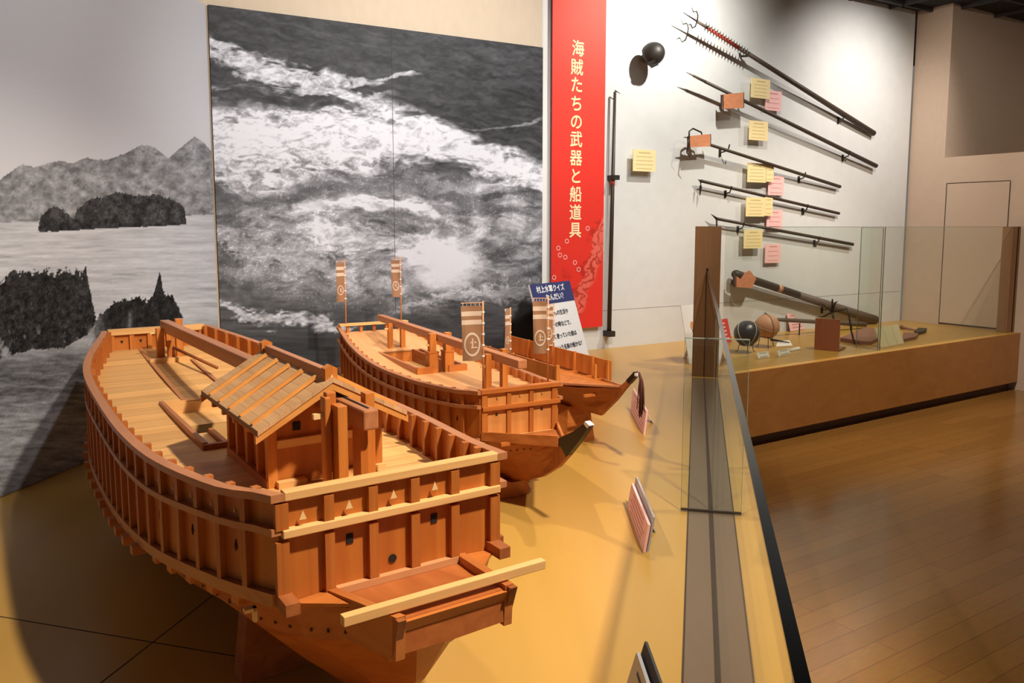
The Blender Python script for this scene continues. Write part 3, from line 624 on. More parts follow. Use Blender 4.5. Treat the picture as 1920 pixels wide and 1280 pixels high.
nl.build('nail_marks', 'nail', t, kind='stuff')
# bow gallery box: wings, side boards, front board, long pole
for sg in (-1, 1):
    MB().prism([(sg * .198, -.002, .888), (sg * .125, -.002, .893), (sg * .104, -.13, .910), (sg * .122, -.085, .900)], (0, 0, .006)).build('wing_board', 'wood_x', t)
    MB().hexa([(sg * .135, 0, .83), (sg * .118, 0, .83), (sg * .088, -.205, .86), (sg * .103, -.205, .86), (sg * .135, 0, .901), (sg * .118, 0, .901), (sg * .088, -.21, .93), (sg * .103, -.21, .93)]).build('gallery_side', 'wood_y', t)
    MB().hexa([(sg * .098 + i * .0065, y, z) for z, y0, y1 in ((.862, -.196, -.178), (.928, -.220, -.2)) for i, y in ((-1, y0), (1, y0), (1, y1), (-1, y1))]).build('gallery_post', 'dark_y', t)
MB().hexa([(-.1, -.190, .868), (.1, -.190, .868), (.1, -.182, .868), (-.1, -.182, .868), (-.1, -.213, .921), (.1, -.213, .921), (.1, -.198, .921), (-.1, -.198, .921)]).build('gallery_front', 'wood_x', t)
MB().box(-.122, .122, -.014, -.001, .89, .902).hexa([(-.122, -.05, .845), (.122, -.05, .845), (.122, -.044, .845), (-.122, -.044, .845), (-.122, -.011, .89), (.122, -.011, .89), (.122, -.004, .89), (-.122, -.004, .89)]).build('gallery_back', 'pale_red', t)
MB().hexa([(-.115, -.0, .84), (.115, -.0, .84), (.09, -.2, .868), (-.09, -.2, .868), (-.115, 0, .846), (.115, 0, .846), (.09, -.2, .874), (-.09, -.2, .874)]).build('gallery_floor', 'wood_x', t)
MB().bar((-.178, -.188, .938), (.178, -.188, .938), .015, .015).build('anchor_pole', 'pale_x', t, bevel=.001)
MB().box(-.252, -.232, .05, .065, .868, .874).box(-.238, -.232, .05, .06, .85, .874).build('side_peg', 'pale', t)
# stern board
ye = b.ye; zdS = b.zf(b.Zd, ye)
MB().box(-.18, .18, ye - .006, ye + .004, .88, 1.09).build('stern_board', 'panel', t)
MB().box(-.178, .178, ye - .02, ye + .012, 1.078, 1.1).build('stern_rail', 'pale_x', t)
for x in (-.165, -.095, -.03, .04, .105, .165): MB().box(x - .008, x + .008, ye - .016, ye - .004, zdS - .01, 1.08).build('stern_batten', 'wood_z', t)
sv = MB()
for x in (-.13, -.062, .005, .072, .135): sv.prism([(x - .006, ye - .0068, 1.054), (x + .006, ye - .0068, 1.054), (x, ye - .0068, 1.042)], (0, -.001, 0))
sv.build('stern_vents', 'hole', t)
# lowered mast on its trestles
MB().hexa([(x, y, z) for z in (0, 1) for x, y in ((0, 0),)] * 4) if False else None
def taper_beam(a, bb, w0, h0, w1, h1):
    rows = []
    for p, w_, h_ in ((a, w0, h0), (bb, w1, h1)): rows.append([(p[0] - w_ / 2, p[1], p[2] - h_), (p[0] + w_ / 2, p[1], p[2] - h_), (p[0] + w_ / 2, p[1], p[2]), (p[0] - w_ / 2, p[1], p[2])])
    return MB().loft(rows)
taper_beam((.024, .158, 1.153), (.0, 2.04, 1.144), .032, .040, .034, .042).build('mast', 'rail', t, bevel=.004)
MB().bar((.024, .172, 1.1535), (.024, .40, 1.1535), .004, .002).build('mast_groove', 'hole', t)
for x in (-.026, .042): MB().box(x - .013, x + .013, 1.985, 2.01, .985, 1.150 if x > 0 else 1.118).build('stern_post', 'wood_z', t, bevel=.001)
MB().box(-.075, .10, 1.93, 1.955, .985, 1.011).build('post_foot', 'pale_x', t)
MB().box(-.006, .018, 1.957, 1.98, .985, 1.072).build('short_post', 'wood_z', t)
MB().tube([(.014, 1.957, 1.045), (.088, 1.62, 1.012)], .006, 8).build('lever', 'dark_y', t, smooth=True)
MB().bar((-.06, 2.0, 1.10), (.0, 2.0, 1.10), .006, .006).build('cross_pin', 'pale', t)
MB().box(-.0405, -.021, .165, .20, .96, 1.165).build('mast_post', 'wood_z', t, bevel=.001)
MB().box(-.056, -.043, .19, .215, .96, 1.18).box(-.05, -.030, .196, .214, 1.155, 1.188).build('mast_post', 'wood_z', t, bevel=.003)
MB().box(.012, .028, .185, .225, .96, 1.112).build('mast_post', 'wood_z', t, bevel=.001)
MB().box(.052, .072, .25, .275, .96, 1.165).build('mast_post', 'wood_z', t, bevel=.001)
MB().box(-.074, -.043, .2, .21, 1.138, 1.148).build('cross_pin', 'pale', t)
# cabin
cx0, cx1, cy0, cy1, cz = -.105, .148, .392, .715, .955
cab = MB().prism([(cx0 + .008, cy0 + .006, cz), (cx1 - .008, cy0 + .006, cz), (cx1 - .008, cy0 + .006, 1.108), (.0, cy0 + .006, 1.175), (cx0 + .008, cy0 + .006, 1.108)], (0, .006, 0)); cab.build('cabin_gable', 'panel', t); cab = MB().prism([(cx0 + .008, cy1 - .006, cz), (cx1 - .008, cy1 - .006, cz), (cx1 - .008, cy1 - .006, 1.108), (0, cy1 - .006, 1.175), (cx0 + .008, cy1 - .006, 1.108)], (0, -.006, 0))
cab.build('cabin_gable', 'panel', t)
for xa in (cx0 + .012, cx1 - .018): MB().box(xa, xa + .006, cy0, cy1, cz, 1.108).build('cabin_wall', 'panel', t)
for x, y in ((cx0, cy0), (cx1 - .016, cy0), (cx0, cy1 - .016), (cx1 - .016, cy1 - .016)): MB().box(x - .002, x + .018, y - .002, y + .016, cz - .01, 1.108).build('cabin_post', 'wood_z', t)
for k in range(1, 4):
    y = cy0 + (cy1 - cy0) * k / 4; MB().box(cx0 - .001, cx0 + .012, y - .008, y + .008, cz, 1.108).build('cabin_batten', 'wood_z', t)
MB().box(cx0 + .0, cx0 + .012, cy0, cy1, 1.050, 1.062).build('cabin_band', 'wood_y', t)
MB().box(cx0 - .004, cx0 + .01, cy0, cy1, cz, cz + .018).build('cabin_sill', 'wood_y', t)
cw = MB()
for k in range(4):
    y = cy0 + (cy1 - cy0) * (k + .5) / 4; cw.box(cx0 + .010, cx0 + .0115, y - .03, y + .03, 1.066, 1.098)
cw.build('cabin_windows', 'nail', t)
MB().box(cx0 + .018, cx1 - .02, cy0 - .006, cy0 + .006, 1.04, 1.057).build('cabin_band', 'pale_x', t)
MB().box(cx0 + .014, cx0 + .075, cy0 - .02, cy0, cz, cz + .016).build('cabin_step', 'pale_x', t)
MB().box(cx0 + .13, cx1 + .006, cy0 - .012, cy0, cz, cz + .016).build('cabin_step', 'pale_x', t)
MB().box(-.05, -.034, cy0 + .003, cy0 + .008, 1.072, 1.09).build('cabin_window', 'hole', t)
ry0, ry1, rz, ezz = .292, .752, 1.197, 1.108
for sg, xe in ((-1, -.154), (1, .164)):
    MB().prism([(0, ry0 - .002, rz - .010), (xe, ry0 - .002, ezz - .010), (xe, ry0 - .002, ezz), (0, ry0 - .002, rz)], (0, ry1 - ry0 + .004, 0)).build('roof_slope', 'shingle', t)
    for yy in (ry0, ry1 - .012):
        MB().prism([(0, yy, rz - .026), (xe * 1.02, yy, ezz - .026), (xe * 1.02, yy, ezz - .0105), (0, yy, rz - .0105)], (0, .012, 0)).build('barge_board', 'barge', t)
    for k in range(5):
        y = ry0 + .045 + k * .085
        MB().bar((sg * .018, y, rz - .003), (xe * .985, y, ezz + .0045), .009, .007).build('roof_batten', 'barge', t)
    rt = MB()
    for k in range(4): rt.box(min(xe, xe - sg * .012), max(xe, xe - sg * .012), ry0 + .08 + k * .09, ry0 + .093 + k * .09, ezz - .02, ezz - .008)
    rt.build('rafter_ends', 'wood_x', t)
MB().bar((0, ry0 + .01, 1.199), (0, ry1 - .03, 1.199), .017, .022).build('ridge_beam', 'rail', t, bevel=.002)
for y in (.298, .728): MB().prism([(-.013, y, 1.165), (.013, y, 1.165), (.013, y, 1.214), (0, y, 1.221), (-.013, y, 1.214)], (0, .022, 0)).build('ridge_post', 'wood_z', t)
pm = MB(); pm.prism([(-.003, .2972, 1.196), (.003, .2972, 1.196), (0, .2972, 1.204)], (0, -.001, 0)); pm.build('ridge_mark', 'pale', t)
def stand(bt, label, y, hw_b, hw_t, zt, th=.05, mat='hull', notch=.04, xoff=0.):
    m = MB(); z0 = HP + .001
    m.prism([bt.wpt(xoff - hw_b, y, z0), bt.wpt(xoff + hw_b, y, z0), bt.wpt(xoff + hw_t, y, zt), bt.wpt(xoff + hw_t * .35, y, zt - notch), bt.wpt(xoff - hw_t * .35, y, zt - notch), bt.wpt(xoff - hw_t, y, zt)], bt.ba * th)
    return tag(m.build('boat_cradle', mat), label, 'boat stand')
stand(b, 'dark wooden cradle under the forward hull of the largest boat', .42, .17, .15, .70, .06, 'hull', .105)
stand(b, 'dark wooden cradle under the stern of the largest boat', 1.6, .17, .15, .68, .06, 'hull', .085)
# ---- second boat
B2 = Boat('model_warship', 'middle wooden model warship with curved black-tipped bow and flags at its corners', (.028, 2.775), -28.3, 1.61,
          [.158, .186, .227, .252, .232, .181], [.94, .925, .914, .915, .94, .987], [.883, .866, .852, .850, .872, .915], [.765, .742, .704, .684, .702, .765], [.903, .892, .880, .880, .905, .955])
b = B2; t = b.t; W = b.w
b.upper_works(.083, .015, .010, rw=.019, rh=.014, mh=.012)
hb = .10
b.deck_strip(lambda y: -W(y) + .006, lambda y: W(y) - .006, .004, .70, 14, 'deck2')
b.deck_strip(lambda y: -W(y) + .006, lambda y: -hb, .70, 1.2, 12, 'deck2'); b.deck_strip(lambda y: hb, lambda y: W(y) - .006, .70, 1.2, 12, 'deck2')
b.deck_strip(lambda y: -W(y) + .006, lambda y: W(y) - .006, 1.2, 1.605, 12, 'deck2')
MB().box(-hb, hb, 1.2, 1.208, .80, .90).build('hatch_wall', 'wood_x', t)
MB().box(-hb + .045, hb, .72, 1.2, .835, .845).build('hatch_floor', 'pale_x', t)
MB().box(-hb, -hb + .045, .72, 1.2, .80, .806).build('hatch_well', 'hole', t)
MB().box(.06, .07, .74, 1.2, .83, .905).build('hatch_wall', 'dark_y', t)
for x in (-hb - .016, hb): MB().box(x, x + .016, .69, 1.24, .865, .905).build('hatch_coaming', 'rail', t, bevel=.002)
MB().box(-hb - .016, -.02, .684, .70, .865, .905).build('hatch_coaming', 'wood_x', t); MB().box(.03, hb + .016, .684, .70, .865, .905).build('hatch_coaming', 'wood_x', t)
MB().box(-.153, .153, -.001, .007, .757, .935).build('front_board', wood('light_panel', (.52, .19, .045), (.74, .33, .095), 'z', .6, .45, contrast=.7), t)
MB().box(-.158, .16, -.016, .012, .928, .942).build('front_rail', 'wood_x', t); MB().box(-.153, .158, -.017, 0, .868, .882).build('front_rail', 'wood_x', t)
for x in (-.143, -.048, .042, .138):
    h_ = .008 if abs(x) < .1 else .011
    MB().box(x - h_, x + h_, -.010, 0, .758, .869).box(x - h_, x + h_, -.010, 0, .881, .929).build('front_batten', 'batten', t)
m = MB()
for x in (-.094, .088): m.prism([(x - .005, -.0015, .845), (x + .005, -.0015, .845), (x, -.0015, .857)], (0, -.001, 0))
for x in (-.092, -.002, .088): m.prism([(x - .004, -.0015, .912), (x + .001, -.0015, .898), (x + .003, -.0015, .9)], (0, -.001, 0))
m.build('front_slits', 'hole', t)
for x in (-.147, .147): MB().box(x - .012, x + .012, -.02, .012, .745, .762).build('sill_end', 'dark_y', t)
for sd in (-1, 1):
    for k in range(15):
        y = .1 + k * .098; tt, n = b.normal(y, sd); c = np.array([sd * (b.w(y) + .002), y, b.zf(b.Zs, y) - .022]); MB().obox(c, tt, n, Z3, .009, .018, .009).build('beam_end', 'wood_x', t)
secs = [(-.265, .004, .815, .003, .79, .002, .725), (-.17, .055, .800, .036, .75, .004, .668), (-.06, .115, .784, .075, .715, .008, .620), (.06, .150, .752, .10, .685, .012, .592)]
for y in np.linspace(.2, 1.45, 10): w = b.w(y); zs = b.zf(b.Zs, y) - .012; secs.append((y, w - .004, zs, w * .62, zs - .075, .02, .566))
secs.append((1.6, .17, .755, .12, .68, .015, .60)); b.lower_hull(secs)
# curved stem with black tip
outer = [(.06, .588), (-.06, .616), (-.17, .661), (-.27, .722), (-.334, .778)]; inner = [(-.262, .80), (-.20, .76), (-.1, .70), (.06, .64)]
MB().prism([(-.008, y, z) for y, z in outer + inner], (.016, 0, 0)).build('stem', 'hull', t)
MB().prism([(-.009, y, z) for y, z in ((-.322, .768), (-.395, .837), (-.449, .896), (-.425, .902), (-.36, .86), (-.262, .812))], (.018, 0, 0)).build('stem_tip', 'black_lacquer', t)
MB().prism([(-.0092, y, z) for y, z in ((-.440, .888), (-.452, .900), (-.428, .908), (-.421, .898))], (.0184, 0, 0)).build('stem_cap', 'paper', t)
for sg in (-1, 1): MB().prism([(sg * .148, -.004, .765), (sg * .148, -.004, .795), (sg * .004, -.272, .826), (sg * .004, -.272, .79)], (sg * .008, -.003, 0)).build('bow_rail', 'wood_y', t)
MB().prism([(-.14, -.004, .765), (.14, -.004, .765), (0, -.25, .788)], (0, 0, .006)).build('bow_deck', 'pale_x', t)
MB().bar((-.132, -.105, .772), (-.05, -.105, .772), .012, .012).build('bow_cleat', 'wood_x', t)
nl = MB()
for i in range(1, 4):
    for f in (.1, .35, .6, .85):
        A, Bq = secs[i], secs[i + 1]; L_ = [A[j] * (1 - f) + Bq[j] * f for j in range(7)]
        p = np.array([-(L_[1] * .25 + L_[3] * .75 + .0005), L_[0], L_[2] * .25 + L_[4] * .75]); nl.prism([p + np.array([0, -.005, 0]), p + np.array([0, .004, .003]), p + np.array([0, .003, -.004])], (-.0012, 0, 0))
nl.build('nail_marks', 'nail', t, kind='stuff')
# stern rail on short posts
MB().box(-.186, .186, 1.575, 1.615, .988, .999).build('stern_rail', 'pale_x', t)
for x in (-.14, -.07, 0, .07, .14): MB().box(x - .007, x + .007, 1.585, 1.6, .95, .99).build('stern_batten', 'wood_z', t)
# mast, trestles
taper_beam((.0, -.02, 1.036), (.0, 1.49, 1.050), .036, .032, .034, .032).build('mast', 'rail', t, bevel=.003)
for x in (-.032, .032): MB().box(x - .011, x + .011, 1.24, 1.262, .895, 1.03).build('mast_post', 'wood_z', t)
for x in (-.036, .036):
    MB().box(x - .014, x + .014, .70, .73, .87, 1.045).build('mast_post', 'wood_z', t)
    MB().box(x - .021, x + .021, .692, .738, .87, .965).build('post_base', 'wood_z', t)
    MB().box(x - .023, x + .023, .690, .740, .962, .968).build('base_cap', 'wood_x', t)
for x in (-.034, .034): MB().box(x - .011, x + .011, .175, .2, .89, 1.045 if x > 0 else 1.03).build('mast_post', 'wood_z', t)
for y, z in ((1.25, 1.005), (.715, .995), (.19, .985)): MB().bar((-.06, y, z), (-.03, y, z), .007, .007).build('cross_pin', 'pale', t)
stand(b, 'wooden block cradle under the bow of the middle boat', .03, .055, .05, .60, .07, 'wood_x', .016)
stand(b, 'wooden cradle under the stern of the middle boat', 1.2, .10, .09, .60, .05, 'wood_x', .03)
# ---- third boat
o3 = B2.wpt(.607, 0, 0)
B3 = Boat('model_boat', 'small open wooden model boat at the back with a tasselled bow and shield boards', o3[:2], -28.3, 1.7,
          [.02, .06, .118, .128, .12, .09], [.83, .815, .80, .80, .81, .83], [.8] * 6, [.75] * 6, [.79] * 6)
b = B3; t = b.t
rows = []; 
def sec3(y):
    if y < .60: f = (y - .215) / .385; w = .004 + .115 * max(f, 0) ** .7; zt = .834 - .034 * min(1, f * 1.4); zk = .835 - (.145) * min(1, max(0, (y - .215) / .155)); wm = w * .8 * min(1, f * 1.5)
    else: w = .119; zt = .80; zk = .69; wm = .095
    return (y, w, zt, max(.003, wm * .75), max(zk, zt - .055) if y < .3 else zt - .06, max(.003, wm * .35), zk)
b.lower_hull([sec3(y) for y in (.215, .25, .29, .33, .37, .45, .52, .6, .8, 1.0, 1.2, 1.4, 1.55)])
MB().prism([(-.008, y, z) for y, z in ((.37, .688), (.26, .776), (.20, .834), (.165, .866), (.185, .873), (.235, .838), (.30, .82), (.42, .70))], (.016, 0, 0)).build('stem', 'hull', t)
MB().prism([(-.009, y, z) for y, z in ((.168, .862), (.125, .90), (.115, .912), (.135, .918), (.187, .874))], (.018, 0, 0)).build('stem_tip', 'black_lacquer', t)
MB().box(-.0095, .0095, .114, .130, .902, .914).build('stem_cap', 'paper', t)
m = MB(); 
for k in range(26):
    a = random.uniform(0, 6.28); r_ = random.uniform(.002, .012); l_ = random.uniform(.135, .175); m.tube([(.0, .112, .918), (math.cos(a) * r_ * .5, .098 + math.sin(a) * r_ * .4, .908 - .02), (math.cos(a) * r_ * .8, .098 + math.sin(a) * r_, .86), (math.cos(a) * r_ * 1.4, .098 + math.sin(a) * r_ * 1.5, .912 - l_)], [.004, .003, .003, .0015], 5)
m.build('tassel', 'tassel', t, smooth=True)
MB().prism([(-.008, .235, .832), (.008, .235, .832), (.112, .55, .798), (.114, 1.5, .796), (-.114, 1.5, .796), (-.112, .55, .798)], (0, 0, .004)).build('deck', 'wood_x', t)
for sg in (-1, 1):
    MB().prism([(sg * .006, .235, .836), (sg * .116, .56, .804), (sg * .116, 1.5, .804), (sg * .122, 1.5, .804), (sg * .124, .55, .804), (sg * .014, .225, .836)], (0, 0, .008)).build('gunwale', 'rail', t)
for y in (.52, .60, .74): MB().box(-.13, .13, y, y + .016, .802, .815).build('thwart', 'wood_x', t)
MB().bar((-.10, .36, .785), (-.03, .36, .785), .011, .011).build('bow_cleat', 'wood_x', t)
MB().box(-.13, -.122, .535, 1.45, .806, .886).build('shield_board', 'panel', t); MB().box(-.134, -.118, .525, .540, .80, .893).build('shield_post', 'wood_z', t)
for y in (.75, .95, 1.2): MB().box(-.121, -.113, y, y + .012, .80, .888).build('shield_post', 'wood_z', t)
MB().box(.116, .124, .475, 1.45, .800, .900).build('shield_board', 'panel', t)
for y in (.478, .60, .755, .965, 1.2): MB().box(.106, .117, y, y + .012, .785, .905).build('shield_post', 'wood_z', t)
MB().box(-.10, -.09, .535, .548, .80, .885).build('shield_post', 'wood_z', t) if False else None
MB().box(.052, .062, .50, .512, .79, .885).build('mooring_post', 'wood_z', t)
m = MB(); z0 = HP + .001
m.loft([[b.wpt(-.075, .53, z0), b.wpt(.075, .53, z0), b.wpt(.058, .55, .695), b.wpt(-.058, .55, .695)], [b.wpt(-.075, .95, z0), b.wpt(.075, .95, z0), b.wpt(.058, .93, .695), b.wpt(-.058, .93, .695)]])
tag(m.build('boat_cradle', 'wood_x'), 'orange wooden block stand under the small boat with the tassel', 'boat stand')
# ------------------------------------------------------------------ flags
def flag(bt, x, y, zb, zt, side_ang, wdt, hgt, label, bulge=0.):
    p = bt.wpt(x, y, zb); t = thing('flag', label, 'flag', tuple(p), 0, 'crested flags on the model boats')
    MB().tube([(0, 0, -.0), (0, 0, zt - zb)], [.0036, .003], 8).build('pole', 'bamboo', t, smooth=True)
    d = azv(side_ang); n = np.array([d[1], -d[0], 0])
    MB().tube([tuple(Z3 * (zt - zb - .006)), tuple(d * (wdt + .004) + Z3 * (zt - zb - .006))], .0016, 6).build('cross_bar', 'bamboo', t)
    top = zt - zb - .016; nx, nz = 6, 22
    def P(u, v, o=0.):
        k = bulge * math.sin(v * 3.6) * (.3 + u)
        return d * (.005 + wdt * u * (1 - .10 * v)) + n * (k + o + .006 * math.sin(u * 4 + v * 3) * u) + Z3 * (top - hgt * v)
    def strip(v0, v1, mat, name, o, u0=0., u1=1., par=t):
        rows = [[P(u0 + (u1 - u0) * i / nx, v0 + (v1 - v0) * j / nz, o) for i in range(nx + 1)] for j in range(nz + 1)]
        rows2 = [[P(u0 + (u1 - u0) * i / nx, v0 + (v1 - v0) * j / nz, o + .0008) for i in range(nx + 1)] for j in range(nz + 1)]
        return MB().loft([a + b_[::-1] for a, b_ in zip(rows, rows2)]).build(name, mat, par, smooth=False)
    cl = strip(0, 1, 'cloth', 'cloth', 0)
    for v0 in (.10, .255): strip(v0, v0 + .085, 'cloth_pale', 'pale_band', -.0006, par=cl); strip(v0, v0 + .085, 'cloth_pale', 'pale_band', .0012, par=cl)
    for o in (-.0012, .0022):
        ring = []; r0 = wdt * .45; cv = .70
        rows = []
        for k in range(33):
            a = 2 * math.pi * k / 32; rows.append([P(.5 + math.cos(a) * r0 * q / wdt * .95, cv + math.sin(a) * r0 * q / hgt * 1.25, o) for q in (.80, 1.0)])
        MB().loft(rows, closed=False, caps=False).build('crest_ring', 'cloth_pale', cl)
        s_ = 1 if o > 0 else -1
        text('上', wdt * .52, P(.5, cv, o), d * -s_, Z3, 'cloth_pale', 'crest_character', cl, bold=.001, lift=.0005)
    m = MB()
    for k in range(5): m.tube([P(0, .12 + k * .2) * 1.0, np.array([0, 0, P(0, .12 + k * .2)[2]])], .0018, 5); m.tube([np.array([0, 0, P(0, .12 + k * .2)[2] - .003]), np.array([0, 0, P(0, .12 + k * .2)[2] + .003])], .0052, 8)
    m.build('ties', 'paper', t)
    m = MB()
    for k in range(5): m.tube([P(.1 + k * .2, 0), P(.1 + k * .2, 0) + Z3 * .011], .001, 4)
    m.build('hanging_loops', 'paper', t)
    return t
tv = B2.bx; aX = math.degrees(math.atan2(-tv[0], -tv[1]))
flag(B2, -.134, .02, .942, 1.246, aX + 12, .074, .19, 'brown crested flag at the near left corner of the middle boat')
flag(B2, .126, .02, .942, 1.250, aX + 22, .052, .19, 'brown crested flag at the near right corner of the middle boat')
flag(B2, -.150, 1.59, .985, 1.33, aX - 5, .045, .2, 'brown crested flag at the far left stern corner of the middle boat')
flag(B2, .150, 1.585, .985, 1.338, aX + 8, .044, .195, 'rippled brown crested flag at the far right stern corner of the middle boat', .012)
flag(B3, -.122 - .03, .92, .80, 1.115, aX - 15, .035, .20, 'narrow brown crested flag on the left side of the small boat')
flag(B3, .10, .935, .80, 1.122, aX + 5, .062, .19, 'brown crested flag on the right side of the small boat before the quiz board')
# ------------------------------------------------------------------ banner on the weapons wall
bt_ = np.array([1.0, 1, 1])
bs0, bs1, bz0 = -.36, .124, .713
ban = thing('hanging_banner', 'tall red hanging banner with vertical cream lettering and a pale wave print', 'banner', tuple(WP((bs0 + bs1) / 2, bz0, .03)))
def wave_tone(px, py): pass
us = np.linspace(bs0, bs1, 90); vs = np.linspace(bz0, 3.50, 420)
def ban_print_wash(px, py):
    top = sstep(420, -60, py)[..., None]  # spotlight wash painted into the cloth colour, paler towards the top
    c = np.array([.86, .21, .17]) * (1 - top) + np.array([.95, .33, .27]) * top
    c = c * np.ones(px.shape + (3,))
    x = (px - 1035) / 95.; f = fbm(px / 26, py / 26, 4, 71); 
    wv = np.interp(px, [1030, 1050, 1075, 1090, 1105, 1130], [545, 530, 560, 520, 470, 400])
    d = py - wv + (f - .5) * 60
    body = sstep(-4, 8, d) * sstep(80, 55, d)
    rim = np.abs(np.sin(d / 15 + (f - .5) * 9))
    pal = np.array([.87, .46, .40]); c = c * (1 - .75 * body[..., None]) + pal * .75 * body[..., None]
    c = c - (sstep(.75, 1, rim) * body * .18)[..., None]
    dk = sstep(-60, -5, d) * sstep(10, -10, d) * sstep(.5, .62, fbm(px / 14, py / 14, 3, 73)); c = c * (1 - .18 * dk[..., None])
    return c
adopt(picture('cloth', ban_print_wash, np.array([wA[0], wA[1], 0]) + WN * .036, WD, Z3, 0, 0, us, vs), ban)
adopt(MB().hexa([WP(s, z, o) for z in (bz0, 3.5) for (s, o) in ((bs0, .027), (bs1, .027), (bs1, .035), (bs0, .035))]).build('backing', 'sign_red'), ban)
pxs = [93, 128, 161, 196, 230, 263, 298, 332, 366, 400, 433]
m_ys = [wl(1082, y, .037)[2] for y in pxs]
for c_, y_ in zip('海賊たちの武器と船道具', pxs):
    p = wl(1082 - (y_ - 90) * .010 + (2 if y_ < 100 else 0), y_, .037); adopt(text(c_, .125, p, WD, Z3, 'gold_text', 'lettering', bold=.0022, squeeze=.92), ban)
bub = MB()
for x, y in ((1063, 372 + 80), (1050, 360 + 118), (1047, 465), (1078, 492), (1085, 505), (1039, 520), (1102, 428), (1060, 482)):
    p = wl(x, y, .0372)
    rows = []
    for k in range(17):
        a = 2 * math.pi * k / 16; rows.append([p + (WD * math.cos(a) + Z3 * math.sin(a)) * q for q in (.013, .018)])
    bub.loft(rows, closed=False, caps=False)
adopt(bub.build('bubble_print', 'pink'), ban)
# ------------------------------------------------------------------ wall weapons
def W2(px, py, off): return wl(px, py, off)
def hookpart(name, label, p, mat='iron', drop=.05):
    """small wall hook: arm from the wall to under the pole at p"""
    d = (p - wA) @ WN; base = p - WN * d
    m = MB(); m.tube([base - Z3 * drop, p - Z3 * (drop * .75) , p - Z3 * .012 + WN * .012, p + Z3 * .012 + WN * .02], .006, 6); m.obox(base - Z3 * drop + WN * .004, WD, WN, Z3, .012, .004, .03)
    return tag(m.build(name, mat), label, 'wall hook')
def lerp(a, b_, f): return a + (b_ - a) * f
# 1 sleeve catcher
a, c = W2(1307, 40, .16), W2(1638, 250, .035)
t = thing('sleeve_catcher', 'long dark pole with red spiked head and barbed hooks, highest on the wall', 'polearm', tuple(a))
def rel(t, m, name, mat, smooth=True): return adopt(m.build(name, mat, smooth=smooth), t)
rel(t, MB().tube([lerp(a, c, .20), c], [.0175, .028], 10), 'shaft', 'pole')
rel(t, MB().tube([a, lerp(a, c, .05)], .012, 10), 'socket', 'grey_pole')
rel(t, MB().tube([lerp(a, c, .05), lerp(a, c, .205)], [.013, .0175], 10), 'red_sleeve', 'red_pole')
ax = (c - a) / np.linalg.norm(c - a); per = np.cross(ax, WN); per /= np.linalg.norm(per)
m = MB()
for k in range(16):
    p = lerp(a, c, .04 + k * .0135)
    for q in (per, -per, WN): m.tube([p + q * .014, p + q * .042], [.006, .001], 5)
rel(t, m, 'spikes', 'iron', False)
m = MB(); m.tube([a, a - ax * .16 + per * .0], [.007, .003], 6)
for sg in (-1, 1): m.tube([a, a - ax * .005 + per * sg * .045, a - ax * .03 + per * sg * .07, a - ax * .06 + per * sg * .05, a - ax * .09 + per * sg * .075], [.006, .006, .005, .005, .002], 6)
rel(t, m, 'barbed_head', 'iron')
m = MB(); p = lerp(a, c, .265); q = W2(1386, 106, .0); m.tube([p, lerp(p, q, .8), q + Z3 * .03, q - Z3 * .02], .010, 6); tag(m.build('wall_hook', 'iron'), 'long bent wall hook holding the red spiked pole', 'wall hook')
hookpart('wall_hook', 'small wall hook near the butt of the red spiked pole', lerp(a, c, .80))
# 2 long spear through an orange board
def pole_thing(name, label, cat, a, c, r0, r1, mat='pole'):
    t = thing(name, label, cat, tuple(a)); rel(t, MB().tube([a, lerp(a, c, .5), c], [r0, (r0 + r1) / 2, r1], 10), 'shaft', mat); return t
a, c = W2(1322, 153, .12), W2(1643, 311, .05)
t = pole_thing('long_spear', 'long thin spear with pale pointed tip lying across an orange bracket board', 'polearm', a, c, .013, .021)
tip = W2(1286, 135, .13); rel(t, MB().tube([tip, lerp(tip, a, .35), lerp(tip, a, .4), a], [.002, .006, .010, .012], 8), 'spear_point', 'grey_pole')
def board_bracket(px0, px1, py0, py1, off, label):
    t = thing('bracket_board', label, 'bracket', tuple(W2((px0 + px1) / 2, py1, 0)))
    p00, p10, p11, p01 = W2(px0, py0 + 4, off), W2(px1, py0, off), W2(px1, py1 - 2, off), W2(px0, py1, off)
    adopt(MB().prism([p00, p10, p11, p01], -WN * .012).build('face_board', 'block'), t)
    for u, l in ((p00, p01), (p10, p11)): adopt(MB().prism([u, l, l - WN * .03, u - WN * .03], WD * .008).build('side_plate', 'iron'), t)
    c = (p01 + p11) / 2 + Z3 * .03; adopt(MB().bar(c - WN * .008, c - WN * (off - .001), .03, .03).build('arm', 'iron'), t)
    return t
board_bracket(1356, 1394, 173, 204, .15, 'orange bracket board with dark sides under the long thin spear')
hookpart('wall_hook', 'small wall hook under the lower end of the long thin spear', lerp(a, c, .81))
# 3 grapnel pole
a, c = W2(1335, 263, .10), W2(1575, 350, .04)
t = pole_thing('grapnel_pole', 'dark pole with a looped grapnel head behind an orange bracket board', 'polearm', W2(1290, 258, .12), c, .012, .016)
h = W2(1292, 258, .13); m = MB(); m.tube([h, h - WD * .06 + Z3 * .0], [.008, .002], 6)
m.tube([h, h + Z3 * .05, h + WD * .04 + Z3 * .075, h + WD * .13 + Z3 * .05, h + WD * .16 - Z3 * .01], [.007] * 4 + [.003], 6)
m.tube([h, h - WD * .01 - Z3 * .05, h - WD * .02 - Z3 * .12, h + WD * .01 - Z3 * .15], [.007, .007, .006, .003], 6)
rel(t, m, 'grapnel_head', 'iron')
board_bracket(1293, 1332, 251, 276, .14, 'orange bracket board with dark sides holding the looped grapnel head')
hookpart('wall_hook', 'wall hook under the upper part of the grapnel pole', lerp(a, c, .11)); hookpart('wall_hook', 'wall hook under the lower part of the grapnel pole', lerp(a, c, .69))
